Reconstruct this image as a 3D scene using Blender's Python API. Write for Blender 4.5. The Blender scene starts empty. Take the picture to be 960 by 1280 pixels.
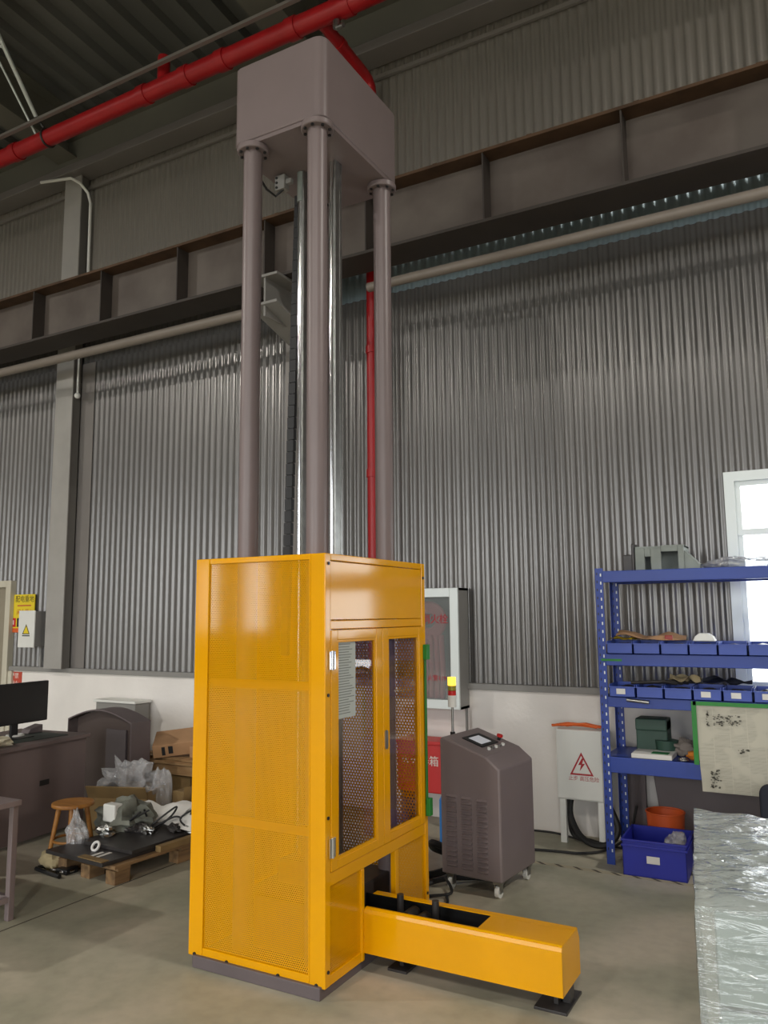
import bpy, bmesh, math, random
from mathutils import Matrix, Vector, noise
random.seed(7)
PI = math.pi
scn = bpy.context.scene
COL = scn.collection
# ---------------------------------------------------------------- camera, world, light, exposure
F_PX, YAW, PIT, ROLL, EYE = 988.4, 0.507786, 0.128313, -0.00875991, 1.68
fw = Vector((-math.sin(YAW)*math.cos(PIT), math.cos(YAW)*math.cos(PIT), math.sin(PIT)))
rt = Vector((math.cos(YAW), math.sin(YAW), 0)); up = rt.cross(fw)
r2 = rt*math.cos(ROLL)+up*math.sin(ROLL); u2 = up*math.cos(ROLL)-rt*math.sin(ROLL)
cam_d = bpy.data.cameras.new('camera'); cam = bpy.data.objects.new('camera', cam_d); COL.objects.link(cam)
M3 = Matrix((r2, u2, -fw)).transposed(); cam.matrix_world = M3.to_4x4(); cam.location = (0, 0, EYE)
cam_d.sensor_fit = 'HORIZONTAL'; cam_d.sensor_width = 36; cam_d.lens = 36*F_PX/960
cam_d.clip_start = 0.05; cam_d.clip_end = 200
scn.camera = cam
scn.view_settings.view_transform = 'Standard'; scn.view_settings.look = 'None'
scn.view_settings.gamma = 1; scn.view_settings.exposure = -0.08; scn.view_settings.use_curve_mapping = False
w = bpy.data.worlds.new('overcast_sky'); scn.world = w; w.use_nodes = True
bg = w.node_tree.nodes['Background']; bg.inputs[0].default_value = (0.95, 0.98, 1.0, 1); bg.inputs[1].default_value = 6.5

def area_light(name, loc, target, sx, sy, power, col=(1, 1, 1), portal=False):
    l = bpy.data.lights.new(name, 'AREA'); l.shape = 'RECTANGLE'; l.size = sx; l.size_y = sy; l.energy = power; l.color = col
    o = bpy.data.objects.new(name, l); COL.objects.link(o); o.location = loc
    o.rotation_euler = (Vector(target)-Vector(loc)).to_track_quat('-Z', 'Y').to_euler()
    if portal: l.cycles.is_portal = True
    return o
LAMP_POWER = 380
LAMPS = [(-11.0, -1.8), (-9.5, -7.0), (-3.2, -5.5), (1.5, -4.5), (4.8, 3.3)]
LAMP_W = [1.25, 0.3, 0.7, 0.7, 1.0]
SLITS = [(-13.3, -12.5), (-14.8, -14.1)]   # tall narrow windows in the wall behind the camera
DOOR_OPEN = (-9.8, -3.2, 5.0)   # big open doorway in the wall behind the camera: x0, x1, height
FILL_DOOR = (0.2, 8.6, 5.0)   # unseen doorway behind the camera at right, added for fill daylight
# daylight from the open doorway and the window is the world's own light; portals guide it
area_light('doorway_portal', ((DOOR_OPEN[0]+DOOR_OPEN[1])/2, -10.0, DOOR_OPEN[2]/2), ((DOOR_OPEN[0]+DOOR_OPEN[1])/2, 0, DOOR_OPEN[2]/2), 6.6, 5.0, 1, portal=True)
area_light('doorway_portal', ((FILL_DOOR[0]+FILL_DOOR[1])/2, -10.0, FILL_DOOR[2]/2), ((FILL_DOOR[0]+FILL_DOOR[1])/2, 0, FILL_DOOR[2]/2), 8.4, 5.0, 1, portal=True)
area_light('window_portal', (0.17, 6.42, 1.88), (0.17, 0, 1.88), 1.5, 1.55, 1, portal=True)

# ---------------------------------------------------------------- materials
def s(r, g, b):
    f = lambda c: ((c/255+0.055)/1.055)**2.4 if c > 10 else c/255/12.92
    return (f(r), f(g), f(b), 1)
MATS = {}
def mat(name, col, rough=0.5, metal=0.0, var=0.0, vscale=6.0, bump=0.0, bscale=40.0, col2=None, stretch=None, spec=0.5, coat=0.0):
    m = bpy.data.materials.new(name); m.use_nodes = True; nt = m.node_tree; b = nt.nodes['Principled BSDF']
    b.inputs['Base Color'].default_value = col; b.inputs['Roughness'].default_value = rough; b.inputs['Metallic'].default_value = metal
    b.inputs['Specular IOR Level'].default_value = spec; b.inputs['Coat Weight'].default_value = coat; b.inputs['Coat Roughness'].default_value = 0.12
    tc = nt.nodes.new('ShaderNodeTexCoord'); mp = nt.nodes.new('ShaderNodeMapping'); nt.links.new(tc.outputs['Object'], mp.inputs[0])
    if stretch: mp.inputs['Scale'].default_value = stretch
    if var or col2:
        n = nt.nodes.new('ShaderNodeTexNoise'); n.inputs['Scale'].default_value = vscale; n.inputs['Detail'].default_value = 6
        nt.links.new(mp.outputs[0], n.inputs[0])
        r = nt.nodes.new('ShaderNodeValToRGB'); r.color_ramp.elements[0].position = 0.35; r.color_ramp.elements[1].position = 0.65
        c2 = col2 or tuple(min(1, c*(1+var)) for c in col[:3])+(1,)
        c1 = col if col2 else tuple(c*(1-var) for c in col[:3])+(1,)
        r.color_ramp.elements[0].color = c1; r.color_ramp.elements[1].color = c2
        nt.links.new(n.outputs[0], r.inputs[0]); nt.links.new(r.outputs[0], b.inputs['Base Color'])
    if bump:
        n2 = nt.nodes.new('ShaderNodeTexNoise'); n2.inputs['Scale'].default_value = bscale; n2.inputs['Detail'].default_value = 4
        nt.links.new(mp.outputs[0], n2.inputs[0])
        bp = nt.nodes.new('ShaderNodeBump'); bp.inputs['Strength'].default_value = bump; bp.inputs['Distance'].default_value = 0.01
        nt.links.new(n2.outputs[0], bp.inputs['Height']); nt.links.new(bp.outputs[0], b.inputs['Normal'])
    MATS[name] = m
    return m
def emit(name, col, st):
    m = bpy.data.materials.new(name); m.use_nodes = True; b = m.node_tree.nodes['Principled BSDF']
    b.inputs['Base Color'].default_value = col; b.inputs['Emission Color'].default_value = col; b.inputs['Emission Strength'].default_value = st
    return m
def glass(name, tint, gloss_ior=1.5, haze=0.0, rough=0.02, bump=0.0, bscale=20, hazecol=(0.8, 0.85, 0.85, 1), stretch=None):
    m = bpy.data.materials.new(name); m.use_nodes = True; nt = m.node_tree; nt.nodes.remove(nt.nodes['Principled BSDF'])
    out = nt.nodes['Material Output']; t = nt.nodes.new('ShaderNodeBsdfTransparent'); t.inputs[0].default_value = tint
    g = nt.nodes.new('ShaderNodeBsdfGlossy'); g.inputs['Roughness'].default_value = rough
    fr = nt.nodes.new('ShaderNodeFresnel')   # thin sheet: the same reflectance from both sides
    ge = nt.nodes.new('ShaderNodeNewGeometry'); mi = nt.nodes.new('ShaderNodeMix'); mi.data_type = 'FLOAT'
    mi.inputs[2].default_value = gloss_ior; mi.inputs[3].default_value = 1/gloss_ior
    nt.links.new(ge.outputs['Backfacing'], mi.inputs[0]); nt.links.new(mi.outputs[0], fr.inputs['IOR'])
    base = t.outputs[0]
    if haze:
        d = nt.nodes.new('ShaderNodeBsdfDiffuse'); d.inputs[0].default_value = hazecol
        mx0 = nt.nodes.new('ShaderNodeMixShader'); mx0.inputs[0].default_value = haze
        nt.links.new(t.outputs[0], mx0.inputs[1]); nt.links.new(d.outputs[0], mx0.inputs[2]); base = mx0.outputs[0]
    mx = nt.nodes.new('ShaderNodeMixShader'); nt.links.new(fr.outputs[0], mx.inputs[0]); nt.links.new(base, mx.inputs[1]); nt.links.new(g.outputs[0], mx.inputs[2])
    if bump:
        tc = nt.nodes.new('ShaderNodeTexCoord')
        n2 = nt.nodes.new('ShaderNodeTexNoise'); n2.inputs['Scale'].default_value = bscale; n2.inputs['Detail'].default_value = 3; n2.inputs['Distortion'].default_value = 2.2
        mp = nt.nodes.new('ShaderNodeMapping'); nt.links.new(tc.outputs['Object'], mp.inputs[0]); nt.links.new(mp.outputs[0], n2.inputs[0])
        if stretch: mp.inputs['Scale'].default_value = stretch; mp.inputs['Rotation'].default_value = (0, 0, .5)
        bp = nt.nodes.new('ShaderNodeBump'); bp.inputs['Strength'].default_value = bump; bp.inputs['Distance'].default_value = 0.03
        nt.links.new(n2.outputs[0], bp.inputs['Height']); nt.links.new(bp.outputs[0], g.inputs['Normal']); nt.links.new(bp.outputs[0], fr.inputs['Normal'])
    nt.links.new(mx.outputs[0], out.inputs[0])
    return m
YEL = s(228, 160, 2)
m_yel = mat('yellow_paint', YEL, 0.1, 0, 0.03, 3, spec=0.4)
m_grey = mat('mauve_grey_paint', s(122, 109, 108), 0.38, 0, 0.03, 4)
m_ctrl = mat('control_cabinet_paint', s(122, 110, 109), 0.45, 0, 0.03, 4)
m_greyd = mat('dark_mauve_paint', s(96, 86, 87), 0.5, 0, 0.05, 4)
m_desk = mat('desk_mauve_laminate', s(104, 90, 88), 0.55, 0, 0.06, 3)
m_chrome = mat('polished_steel', (0.75, 0.76, 0.77, 1), 0.14, 1)
m_steel = mat('brushed_steel', s(165, 165, 162), 0.35, 1, 0.1, 20)
m_galv = mat('galvanised_sheet', s(118, 116, 114), 0.26, 0.4, 0.06, 0.9, stretch=(1, 1, .3))
m_galvb = mat('bluish_galvanised_sheet', s(150, 168, 176), 0.36, 0.35, 0.06, 0.9)
m_flat = mat('flat_flashing', s(128, 123, 119), 0.42, 0.1, 0.06, 1.5)
m_white = mat('white_plaster', s(230, 225, 219), 0.85, 0, 0.05, 1.6, 0.15, 30)
m_floor = None
m_dark = mat('black_plastic', s(26, 26, 27), 0.45)
m_blackrub = mat('black_rubber', s(30, 30, 30), 0.6)
m_darksteel = mat('dark_steel', s(58, 55, 54), 0.4, 0.3, 0.2, 9)
m_beam = mat('rusty_primer_steel', s(82, 72, 66), 0.55, 0.0, 0, 2.2, col2=s(102, 93, 86))
m_beam_shade = mat('shaded_primer_steel', s(60, 53, 48), 0.6, 0, 0.1, 3)  # shade of the beam's stiffeners and bottom flange put into the primer colour
m_rust = mat('rusted_edge_steel', s(84, 62, 44), 0.6, 0.3, 0.25, 5)
m_col = mat('grey_column_paint', s(165, 162, 157), 0.4, 0.1, 0.06, 3)
m_roof = mat('dark_roof_deck', s(100, 100, 96), 0.6, 0.2, 0.1, 1)
m_rafter = mat('olive_grey_rafter', s(104, 102, 92), 0.6, 0.1, 0.05, 2)
m_red = mat('red_pipe_paint', s(166, 22, 28), 0.4, 0, 0.08, 4)
m_pipe = mat('grey_pipe_paint', s(128, 119, 110), 0.45, 0, 0.05, 4)
m_blue = mat('blue_rack_paint', s(34, 61, 144), 0.4, 0, 0.05, 5)
m_bin = mat('blue_bin_plastic', s(52, 76, 160), 0.42, 0, 0.05, 6)
m_crate = mat('royal_blue_plastic', s(34, 42, 150), 0.38, 0, 0.05, 6)
m_alum = mat('white_aluminium', s(214, 220, 218), 0.4, 0.2)
m_pale = mat('pale_grey_enamel', s(222, 222, 216), 0.5, 0, 0.03, 3)
m_midgrey = mat('mid_grey_enamel', s(138, 136, 132), 0.5, 0, 0.03, 3)
m_card = mat('brown_cardboard', s(176, 136, 98), 0.85, 0, 0.07, 8)
m_cardd = mat('dull_cardboard', s(128, 104, 66), 0.85, 0, 0.1, 8)
m_wood = mat('pale_timber', s(178, 146, 104), 0.75, 0, 0, 3, col2=s(146, 112, 74), stretch=(1, 8, 8))
m_woodd = mat('old_pallet_timber', s(142, 112, 76), 0.8, 0, 0, 3, col2=s(104, 80, 54), stretch=(8, 1, 8))
m_stool = mat('varnished_timber', s(176, 122, 58), 0.45, 0, 0, 4, col2=s(150, 98, 44), stretch=(1, 7, 7))
m_paper = mat('white_paper', s(212, 210, 205), 0.8, 0, 0.03, 10)
m_orange = mat('orange_plastic', s(232, 104, 36), 0.45)
m_tub = mat('dull_orange_plastic', s(198, 84, 34), 0.5)
m_green = mat('green_tape', s(30, 122, 42), 0.5, 0, 0.08, 12)
m_redp = mat('red_plastic', s(196, 34, 32), 0.45)
m_redink = mat('red_ink', s(170, 40, 48), 0.6)
m_blackink = mat('black_ink', s(34, 34, 34), 0.7)
m_yelprint = mat('yellow_print', s(226, 200, 40), 0.6)
m_redprint = mat('red_brown_print', s(186, 74, 56), 0.6)
m_greenprint = mat('green_print', s(40, 120, 66), 0.6)
m_whiteink = mat('white_ink', s(228, 220, 210), 0.7)
m_bright_blue = mat('bright_blue_plastic', s(28, 130, 216), 0.35)
m_cream = mat('cream_door_paint', s(196, 190, 172), 0.6, 0, 0.03, 3)
m_olive = mat('beige_door_leaf', s(142, 134, 116), 0.6, 0, 0.03, 3)
m_beige = mat('beige_sackcloth', s(186, 168, 128), 0.9, 0, 0.08, 9)
m_cast = mat('grey_cast_iron', s(132, 138, 132), 0.6, 0.1, 0.1, 8)
m_navy = mat('navy_fabric', s(32, 36, 48), 0.8)
m_glove = mat('off_white_cotton', s(205, 198, 172), 0.9, 0, 0.06, 15, 0.3, 60)
m_matgr = mat('dark_green_mat', s(58, 66, 62), 0.6)
m_pane = glass('door_glass', (0.93, 0.89, 0.87, 1), 1.4)
m_winglass = glass('window_glass', (0.97, 0.98, 0.98, 1), 1.45)
m_cabglass = glass('cabinet_glass', (0.82, 0.84, 0.84, 1), 1.5, 0.12)
m_film = glass('clear_wrap_film', (0.86, 0.9, 0.88, 1), 1.9, 0.36, 0.1, 0.55, 1.0, (0.80, 0.85, 0.81, 1), (5, 11, 12))
m_film2 = glass('banded_wrap_film', (0.86, 0.9, 0.88, 1), 1.8, 0.26, 0.1, 0.6, 1.0, (0.78, 0.83, 0.80, 1), (3, 5, 20))
m_bag = glass('clear_plastic_bag', (0.88, 0.9, 0.91, 1), 2.0, 0.3, 0.1, 0.7, 18, (0.78, 0.76, 0.76, 1))
m_amber = emit('amber_lamp_lit', (1.0, 0.62, 0.05, 1), 2.2)
m_screen = emit('pale_screen_lit', s(196, 198, 204), 0.25)
m_lampglow = emit('lamp_glow', (1, 0.97, 0.9, 1), 6)

def perf_mat(name, col, pitch):
    m = bpy.data.materials.new(name); m.use_nodes = True; nt = m.node_tree; b = nt.nodes['Principled BSDF']; out = nt.nodes['Material Output']
    b.inputs['Base Color'].default_value = col; b.inputs['Roughness'].default_value = 0.07; b.inputs['Specular IOR Level'].default_value = 0.75
    tc = nt.nodes.new('ShaderNodeTexCoord'); uv = tc.outputs['UV']
    sep = nt.nodes.new('ShaderNodeSeparateXYZ'); nt.links.new(uv, sep.inputs[0])
    def mth(op, a, bb=None, c=None):
        n = nt.nodes.new('ShaderNodeMath'); n.operation = op
        for i, v in enumerate((a, bb, c)):
            if v is None: continue
            if isinstance(v, (int, float)): n.inputs[i].default_value = v
            else: nt.links.new(v, n.inputs[i])
        return n.outputs[0]
    U = mth('DIVIDE', sep.outputs[0], pitch); V = mth('DIVIDE', sep.outputs[1], pitch*1.732)
    def grid(off):
        a = mth('SUBTRACT', mth('FRACT', mth('ADD', U, off)), 0.5); c = mth('MULTIPLY', mth('SUBTRACT', mth('FRACT', mth('ADD', V, off)), 0.5), 1.732)
        return mth('ADD', mth('MULTIPLY', a, a), mth('MULTIPLY', c, c))
    d = mth('MINIMUM', grid(0), grid(0.5))
    hole = mth('LESS_THAN', d, 0.30**2)
    t = nt.nodes.new('ShaderNodeBsdfTransparent'); mx = nt.nodes.new('ShaderNodeMixShader')
    nt.links.new(hole, mx.inputs[0]); nt.links.new(b.outputs[0], mx.inputs[1]); nt.links.new(t.outputs[0], mx.inputs[2]); nt.links.new(mx.outputs[0], out.inputs[0])
    return m
m_perf = perf_mat('yellow_perforated_sheet', YEL, 0.0105)

def floor_mat():
    m = bpy.data.materials.new('sealed_concrete'); m.use_nodes = True; nt = m.node_tree; b = nt.nodes['Principled BSDF']
    tc = nt.nodes.new('ShaderNodeTexCoord')
    def nz(sc, det, dist=0.0):
        n = nt.nodes.new('ShaderNodeTexNoise'); n.inputs['Scale'].default_value = sc; n.inputs['Detail'].default_value = det; n.inputs['Distortion'].default_value = dist
        nt.links.new(tc.outputs['Object'], n.inputs[0]); return n
    n1 = nz(0.9, 7, 0.6); r1 = nt.nodes.new('ShaderNodeValToRGB')
    r1.color_ramp.elements[0].position = 0.36; r1.color_ramp.elements[0].color = s(144, 144, 124)
    r1.color_ramp.elements[1].position = 0.62; r1.color_ramp.elements[1].color = s(184, 175, 156)
    nt.links.new(n1.outputs[0], r1.inputs[0])
    n2 = nz(14, 6); r2_ = nt.nodes.new('ShaderNodeValToRGB'); r2_.color_ramp.elements[0].position = 0.25; r2_.color_ramp.elements[0].color = (0.78, 0.78, 0.78, 1); r2_.color_ramp.elements[1].position = 0.6
    nt.links.new(n2.outputs[0], r2_.inputs[0])
    mx = nt.nodes.new('ShaderNodeMix'); mx.data_type = 'RGBA'; mx.blend_type = 'MULTIPLY'; mx.inputs[0].default_value = 0.6
    nt.links.new(r1.outputs[0], mx.inputs[6]); nt.links.new(r2_.outputs[0], mx.inputs[7]); nt.links.new(mx.outputs[2], b.inputs['Base Color'])
    n3 = nz(1.6, 5); rr = nt.nodes.new('ShaderNodeMapRange'); rr.inputs[3].default_value = 0.38; rr.inputs[4].default_value = 0.62
    nt.links.new(n3.outputs[0], rr.inputs[0]); nt.links.new(rr.outputs[0], b.inputs['Roughness'])
    return m
m_floor = floor_mat()

def news_mat():
    m = bpy.data.materials.new('newsprint'); m.use_nodes = True; nt = m.node_tree; b = nt.nodes['Principled BSDF']; b.inputs['Roughness'].default_value = 0.85
    tc = nt.nodes.new('ShaderNodeTexCoord'); mp = nt.nodes.new('ShaderNodeMapping'); nt.links.new(tc.outputs['UV'], mp.inputs[0])
    br = nt.nodes.new('ShaderNodeTexBrick'); br.inputs['Scale'].default_value = 1.0; br.inputs['Brick Width'].default_value = 0.1; br.inputs['Row Height'].default_value = 0.006
    br.inputs['Mortar Size'].default_value = 0.0016; br.offset = 0
    br.inputs['Color1'].default_value = s(150, 147, 134); br.inputs['Color2'].default_value = s(172, 168, 154); br.inputs['Mortar'].default_value = s(190, 186, 170)
    nt.links.new(mp.outputs[0], br.inputs[0])
    n = nt.nodes.new('ShaderNodeTexNoise'); n.inputs['Scale'].default_value = 7; n.inputs['Detail'].default_value = 1; nt.links.new(mp.outputs[0], n.inputs[0])
    r = nt.nodes.new('ShaderNodeValToRGB'); r.color_ramp.elements[0].position = 0.5; r.color_ramp.elements[1].position = 0.56; nt.links.new(n.outputs[0], r.inputs[0])
    mx = nt.nodes.new('ShaderNodeMix'); mx.data_type = 'RGBA'; mx.inputs[7].default_value = s(186, 182, 166)
    nt.links.new(r.outputs[0], mx.inputs[0]); nt.links.new(br.outputs[0], mx.inputs[6]); nt.links.new(mx.outputs[2], b.inputs['Base Color'])
    return m
m_news = news_mat()

# ---------------------------------------------------------------- mesh helpers
class MB:
    def __init__(self): self.v = []; self.f = []; self.uv = None
    def add(self, vs, fs, M=None):
        o = len(self.v)
        self.v += [tuple(M @ Vector(p)) if M is not None else tuple(p) for p in vs]
        self.f += [tuple(i+o for i in f) for f in fs]; return self
    def box(self, x0, x1, y0, y1, z0, z1, M=None):
        vs = [(x, y, z) for z in (z0, z1) for y in (y0, y1) for x in (x0, x1)]
        return self.add(vs, [(0, 2, 3, 1), (4, 5, 7, 6), (0, 1, 5, 4), (2, 6, 7, 3), (0, 4, 6, 2), (1, 3, 7, 5)], M)
    def prism(self, pts, a, b, axis='y', M=None):   # pts: outline; extruded from a to b along axis
        n = len(pts)
        def P(p, t): return {'y': (p[0], t, p[1]), 'x': (t, p[0], p[1]), 'z': (p[0], p[1], t)}[axis]
        vs = [P(p, a) for p in pts]+[P(p, b) for p in pts]
        fs = [tuple(range(n)), tuple(range(2*n-1, n-1, -1))]+[(i, i+n, (i+1) % n+n, (i+1) % n) for i in range(n)]
        return self.add(vs, fs, M)
    def tube(self, pts, r, n=12, cap=True):
        pts = [Vector(p) for p in pts]; rs = r if isinstance(r, (list, tuple)) else [r]*len(pts)
        vs = []; fs = []; prev = None
        for i, p in enumerate(pts):
            t = (pts[min(i+1, len(pts)-1)]-pts[max(i-1, 0)]).normalized()
            if prev is None: a = t.orthogonal().normalized()
            else: a = (prev-t*prev.dot(t)); a = a.normalized() if a.length > 1e-6 else t.orthogonal().normalized()
            prev = a; b = t.cross(a)
            vs += [tuple(p+(a*math.cos(2*PI*k/n)+b*math.sin(2*PI*k/n))*rs[i]) for k in range(n)]
        for i in range(len(pts)-1):
            for k in range(n):
                fs.append((i*n+k, i*n+(k+1) % n, (i+1)*n+(k+1) % n, (i+1)*n+k))
        if cap: fs += [tuple(range(n-1, -1, -1)), tuple(range((len(pts)-1)*n, len(pts)*n))]
        return self.add(vs, fs)
    def cyl(self, x, y, z0, z1, r, n=20, r1=None): return self.tube([(x, y, z0), (x, y, z1)], [r, r if r1 is None else r1], n)
    def torus(self, c, R, r, M=None, n=24, k=8):
        vs = []; fs = []
        for i in range(n):
            for j in range(k):
                a, b = 2*PI*i/n, 2*PI*j/k
                vs.append(((R+r*math.cos(b))*math.cos(a)+c[0], (R+r*math.cos(b))*math.sin(a)+c[1], r*math.sin(b)+c[2]))
                fs.append((i*k+j, ((i+1) % n)*k+j, ((i+1) % n)*k+(j+1) % k, i*k+(j+1) % k))
        return self.add(vs, fs, M)
    def blob(self, c, rad, amp, seed, nu=22, nv=14, flat=True, sc=2.2):
        vs = []; fs = []
        for i in range(nv+1):
            th = PI*i/nv
            for j in range(nu):
                ph = 2*PI*j/nu; d = Vector((math.sin(th)*math.cos(ph), math.sin(th)*math.sin(ph), math.cos(th)))
                k = 1+amp*(noise.noise(d*sc+Vector((seed, seed*1.7, 0)))+0.6*abs(noise.noise(d*sc*2.6+Vector((seed*3.1, 0, seed)))))
                p = Vector((d.x*rad[0], d.y*rad[1], d.z*rad[2]))*k
                z = c[2]+p.z
                if flat: z = max(z, c[2]-rad[2]*0.85)
                vs.append((c[0]+p.x, c[1]+p.y, z))
        for i in range(nv):
            for j in range(nu):
                fs.append((i*nu+j, (i+1)*nu+j, (i+1)*nu+(j+1) % nu, i*nu+(j+1) % nu))
        return self.add(vs, fs)
def roundrect(x0, x1, y0, y1, r, n=6):
    out = []
    for cx, cy, a0 in ((x1-r, y0+r, -PI/2), (x1-r, y1-r, 0), (x0+r, y1-r, PI/2), (x0+r, y0+r, PI)):
        for i in range(n+1):
            a = a0+PI/2*i/n; out.append((cx+r*math.cos(a), cy+r*math.sin(a)))
    return out

ROOTM = {}
def link_mesh(name, me, parent=None):
    o = bpy.data.objects.new(name, me); COL.objects.link(o)
    if parent is not None: o.parent = parent
    return o
def root_of(o):
    while o.parent is not None: o = o.parent
    return o
def obj(name, mb, m, parent=None, bevel=0.0, smooth=False, world=True, label=None, stuff=False):
    me = bpy.data.meshes.new(name)
    vs = mb.v
    if parent is not None and world:
        Mi = ROOTM.get(root_of(parent).name, Matrix()).inverted(); vs = [tuple(Mi @ Vector(p)) for p in vs]
    me.from_pydata(vs, [], mb.f)
    bm = bmesh.new(); bm.from_mesh(me); bmesh.ops.recalc_face_normals(bm, faces=bm.faces[:]); bm.to_mesh(me); bm.free()
    if smooth:
        me.polygons.foreach_set('use_smooth', [True]*len(me.polygons))
        try: me.set_sharp_from_angle(angle=math.radians(38))
        except Exception: pass
    me.materials.append(m)
    o = link_mesh(name, me, parent)
    if bevel:
        b = o.modifiers.new('bevel', 'BEVEL'); b.width = bevel; b.segments = 2; b.limit_method = 'ANGLE'; b.angle_limit = math.radians(40)
    if label: o['label'] = label
    if stuff: o['kind'] = 'stuff'
    return o
def thing(name, label, cat, loc=(0, 0, 0), rotz=0.0, group=None):
    o = bpy.data.objects.new(name, None); COL.objects.link(o); o.empty_display_size = 0.1
    o.location = loc; o.rotation_euler = (0, 0, rotz); o['label'] = label; o['category'] = cat
    if group: o['group'] = group
    ROOTM[o.name] = Matrix.Translation(loc) @ Matrix.Rotation(rotz, 4, 'Z')
    return o
def tag(o, label, cat, group=None):
    o['label'] = label; o['category'] = cat
    if group: o['group'] = group
    me = o.data    # put the origin at the base of the thing
    c = Vector((0, 0, 0)); n = len(me.vertices)
    for v in me.vertices: c += v.co
    c /= n; c.z = min(v.co.z for v in me.vertices)
    me.transform(Matrix.Translation(-c)); o.location = c
    return o
def struct(name, mb, m, parent=None, **k):
    o = obj(name, mb, m, parent, **k)
    if parent is None: o['kind'] = 'structure'
    return o
def set_uv(o, fn):
    me = o.data; uv = me.uv_layers.new(name='uv')
    for p in me.polygons:
        for li in p.loop_indices: uv.data[li].uv = fn(me.vertices[me.loops[li].vertex_index].co, p.normal)
def text_mesh(name, body, size, M, m, parent, extrude=0.0004, world=True, align='CENTER', space=1.0):
    cu = bpy.data.curves.new(name, 'FONT'); cu.body = body; cu.size = size; cu.extrude = extrude; cu.align_x = align; cu.align_y = 'CENTER'; cu.resolution_u = 2; cu.space_character = space
    t = bpy.data.objects.new(name, cu); COL.objects.link(t)
    dg = bpy.context.evaluated_depsgraph_get(); dg.update()
    me = bpy.data.meshes.new_from_object(t.evaluated_get(dg)); bpy.data.objects.remove(t); bpy.data.curves.remove(cu)
    MM = M
    if parent is not None and world: MM = ROOTM.get(root_of(parent).name, Matrix()).inverted() @ M
    me.transform(MM); me.materials.clear(); me.materials.append(m); me.name = name
    return link_mesh(name, me, parent)
def face_m(loc, rz=0.0): # text standing upright, readable from -Y (rz turns about Z)
    return Matrix.Translation(loc) @ Matrix.Rotation(rz, 4, 'Z') @ Matrix.Rotation(PI/2, 4, 'X')
def copy_part(o, parent, dloc):
    c = o.copy(); COL.objects.link(c); c.parent = parent; c.location = Vector(o.location)+Vector(dloc); return c
def tri_frame(mb, cx, cz, y, w, h, t):
    P = [(cx-w/2, cz-h/2), (cx+w/2, cz-h/2), (cx, cz+h/2)]; C = (cx, cz-h/2+h/3)
    Q = [(C[0]+(p[0]-C[0])*(1-t), C[1]+(p[1]-C[1])*(1-t)) for p in P]
    for i in range(3):
        j = (i+1) % 3; mb.prism([P[i], P[j], Q[j], Q[i]], y-0.001, y, 'y')

# ================================================================ SETTING
YW = 6.25
XL, XR, YF, ZR = -16.0, 10.0, -10.0, 7.75
struct('floor', MB().box(XL, XR, YF, YW+.2, -0.1, 0), m_floor)
struct('trim_1', MB().box(-4.026, -4.016, 1.0, 5.1, 0.0003, 0.0012), mat('floor_joint_filler', s(84, 78, 68), 0.9))
struct('trim_2', MB().box(-9, 4, 2.2, 2.208, 0.0003, 0.0012), MATS['floor_joint_filler'])

def corrugated(mb, x0, x1, z0, z1, y, amp=0.0085, pitch=0.084, seg=12):
    n = int((x1-x0)/pitch*seg); vs = []
    for i in range(n+1):
        x = x0+(x1-x0)*i/n; yy = y+amp*math.tanh(2.2*math.cos(2*PI*(x-XL)/pitch)+.5)
        vs += [(x, yy, z0), (x, yy, z1)]
    return mb.add(vs, [(2*i, 2*i+2, 2*i+3, 2*i+1) for i in range(n)])
WX0, WX1, WZ0, WZ1 = -0.585, 0.95, 1.10, 2.665
low = MB(); 
corrugated(low, XL, -9.88, 1.10, 4.66, 6.235); corrugated(low, -9.88, -8.57, 2.1, 4.66, 6.235); corrugated(low, -8.57, -7.7, 1.10, 4.66, 6.235); corrugated(low, -7.35, -4.56, 1.10, 4.66, 6.235)
corrugated(low, -4.1, WX0, 1.10, 4.66, 6.235); corrugated(low, WX0, WX1, WZ1, 4.66, 6.235); corrugated(low, WX1, XR, 1.10, 4.66, 6.235)
wb = struct('wall_back', low, m_galv, smooth=True)
flat = MB(); flat.box(-7.56, -7.34, 6.232, 6.238, 1.10, 4.66); flat.box(-4.58, -4.28, 6.232, 6.238, 1.10, 4.66)
obj('flat_flashing', flat, m_flat, wb)
mid = MB(); corrugated(mid, -4.1, XR, 4.45, 5.3, 6.262)
obj('overlapping_sheet', mid, m_galvb, wb, smooth=True, label='bluish strip of corrugated sheet below the crane beam')
mid = MB(); corrugated(mid, XL, -4.1, 4.45, 5.3, 6.262); obj('overlapping_sheet', mid, m_galv, wb, smooth=True)
upw = MB(); corrugated(upw, XL, XR, 5.25, 7.3, 6.245); obj('upper_sheet', upw, mat('lighter_upper_sheet', s(128, 123, 115), 0.42, 0.25, 0.06, .9), wb, smooth=True)  # upper sheet has its own lighter, beiger tone than the wall below
pl = MB(); pl.box(XL, -9.88, 6.2, 6.45, 0, 1.09); pl.box(-8.58, XR, 6.2, 6.45, 0, 1.09)
obj('plaster_plinth', pl, m_white, wb)
bk = MB(); bk.box(XL, WX0, 6.275, 6.45, 1.09, 7.9); bk.box(WX1, XR, 6.275, 6.45, 1.09, 7.9); bk.box(WX0, WX1, 6.275, 6.45, WZ1, 7.9)
obj('backing', bk, m_flat, wb)
struct('trim_3', MB().box(-8.56, WX0, 6.17, 6.225, 1.055, 1.105).box(WX1, XR, 6.17, 6.225, 1.055, 1.105), m_midgrey, bevel=.004)
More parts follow.
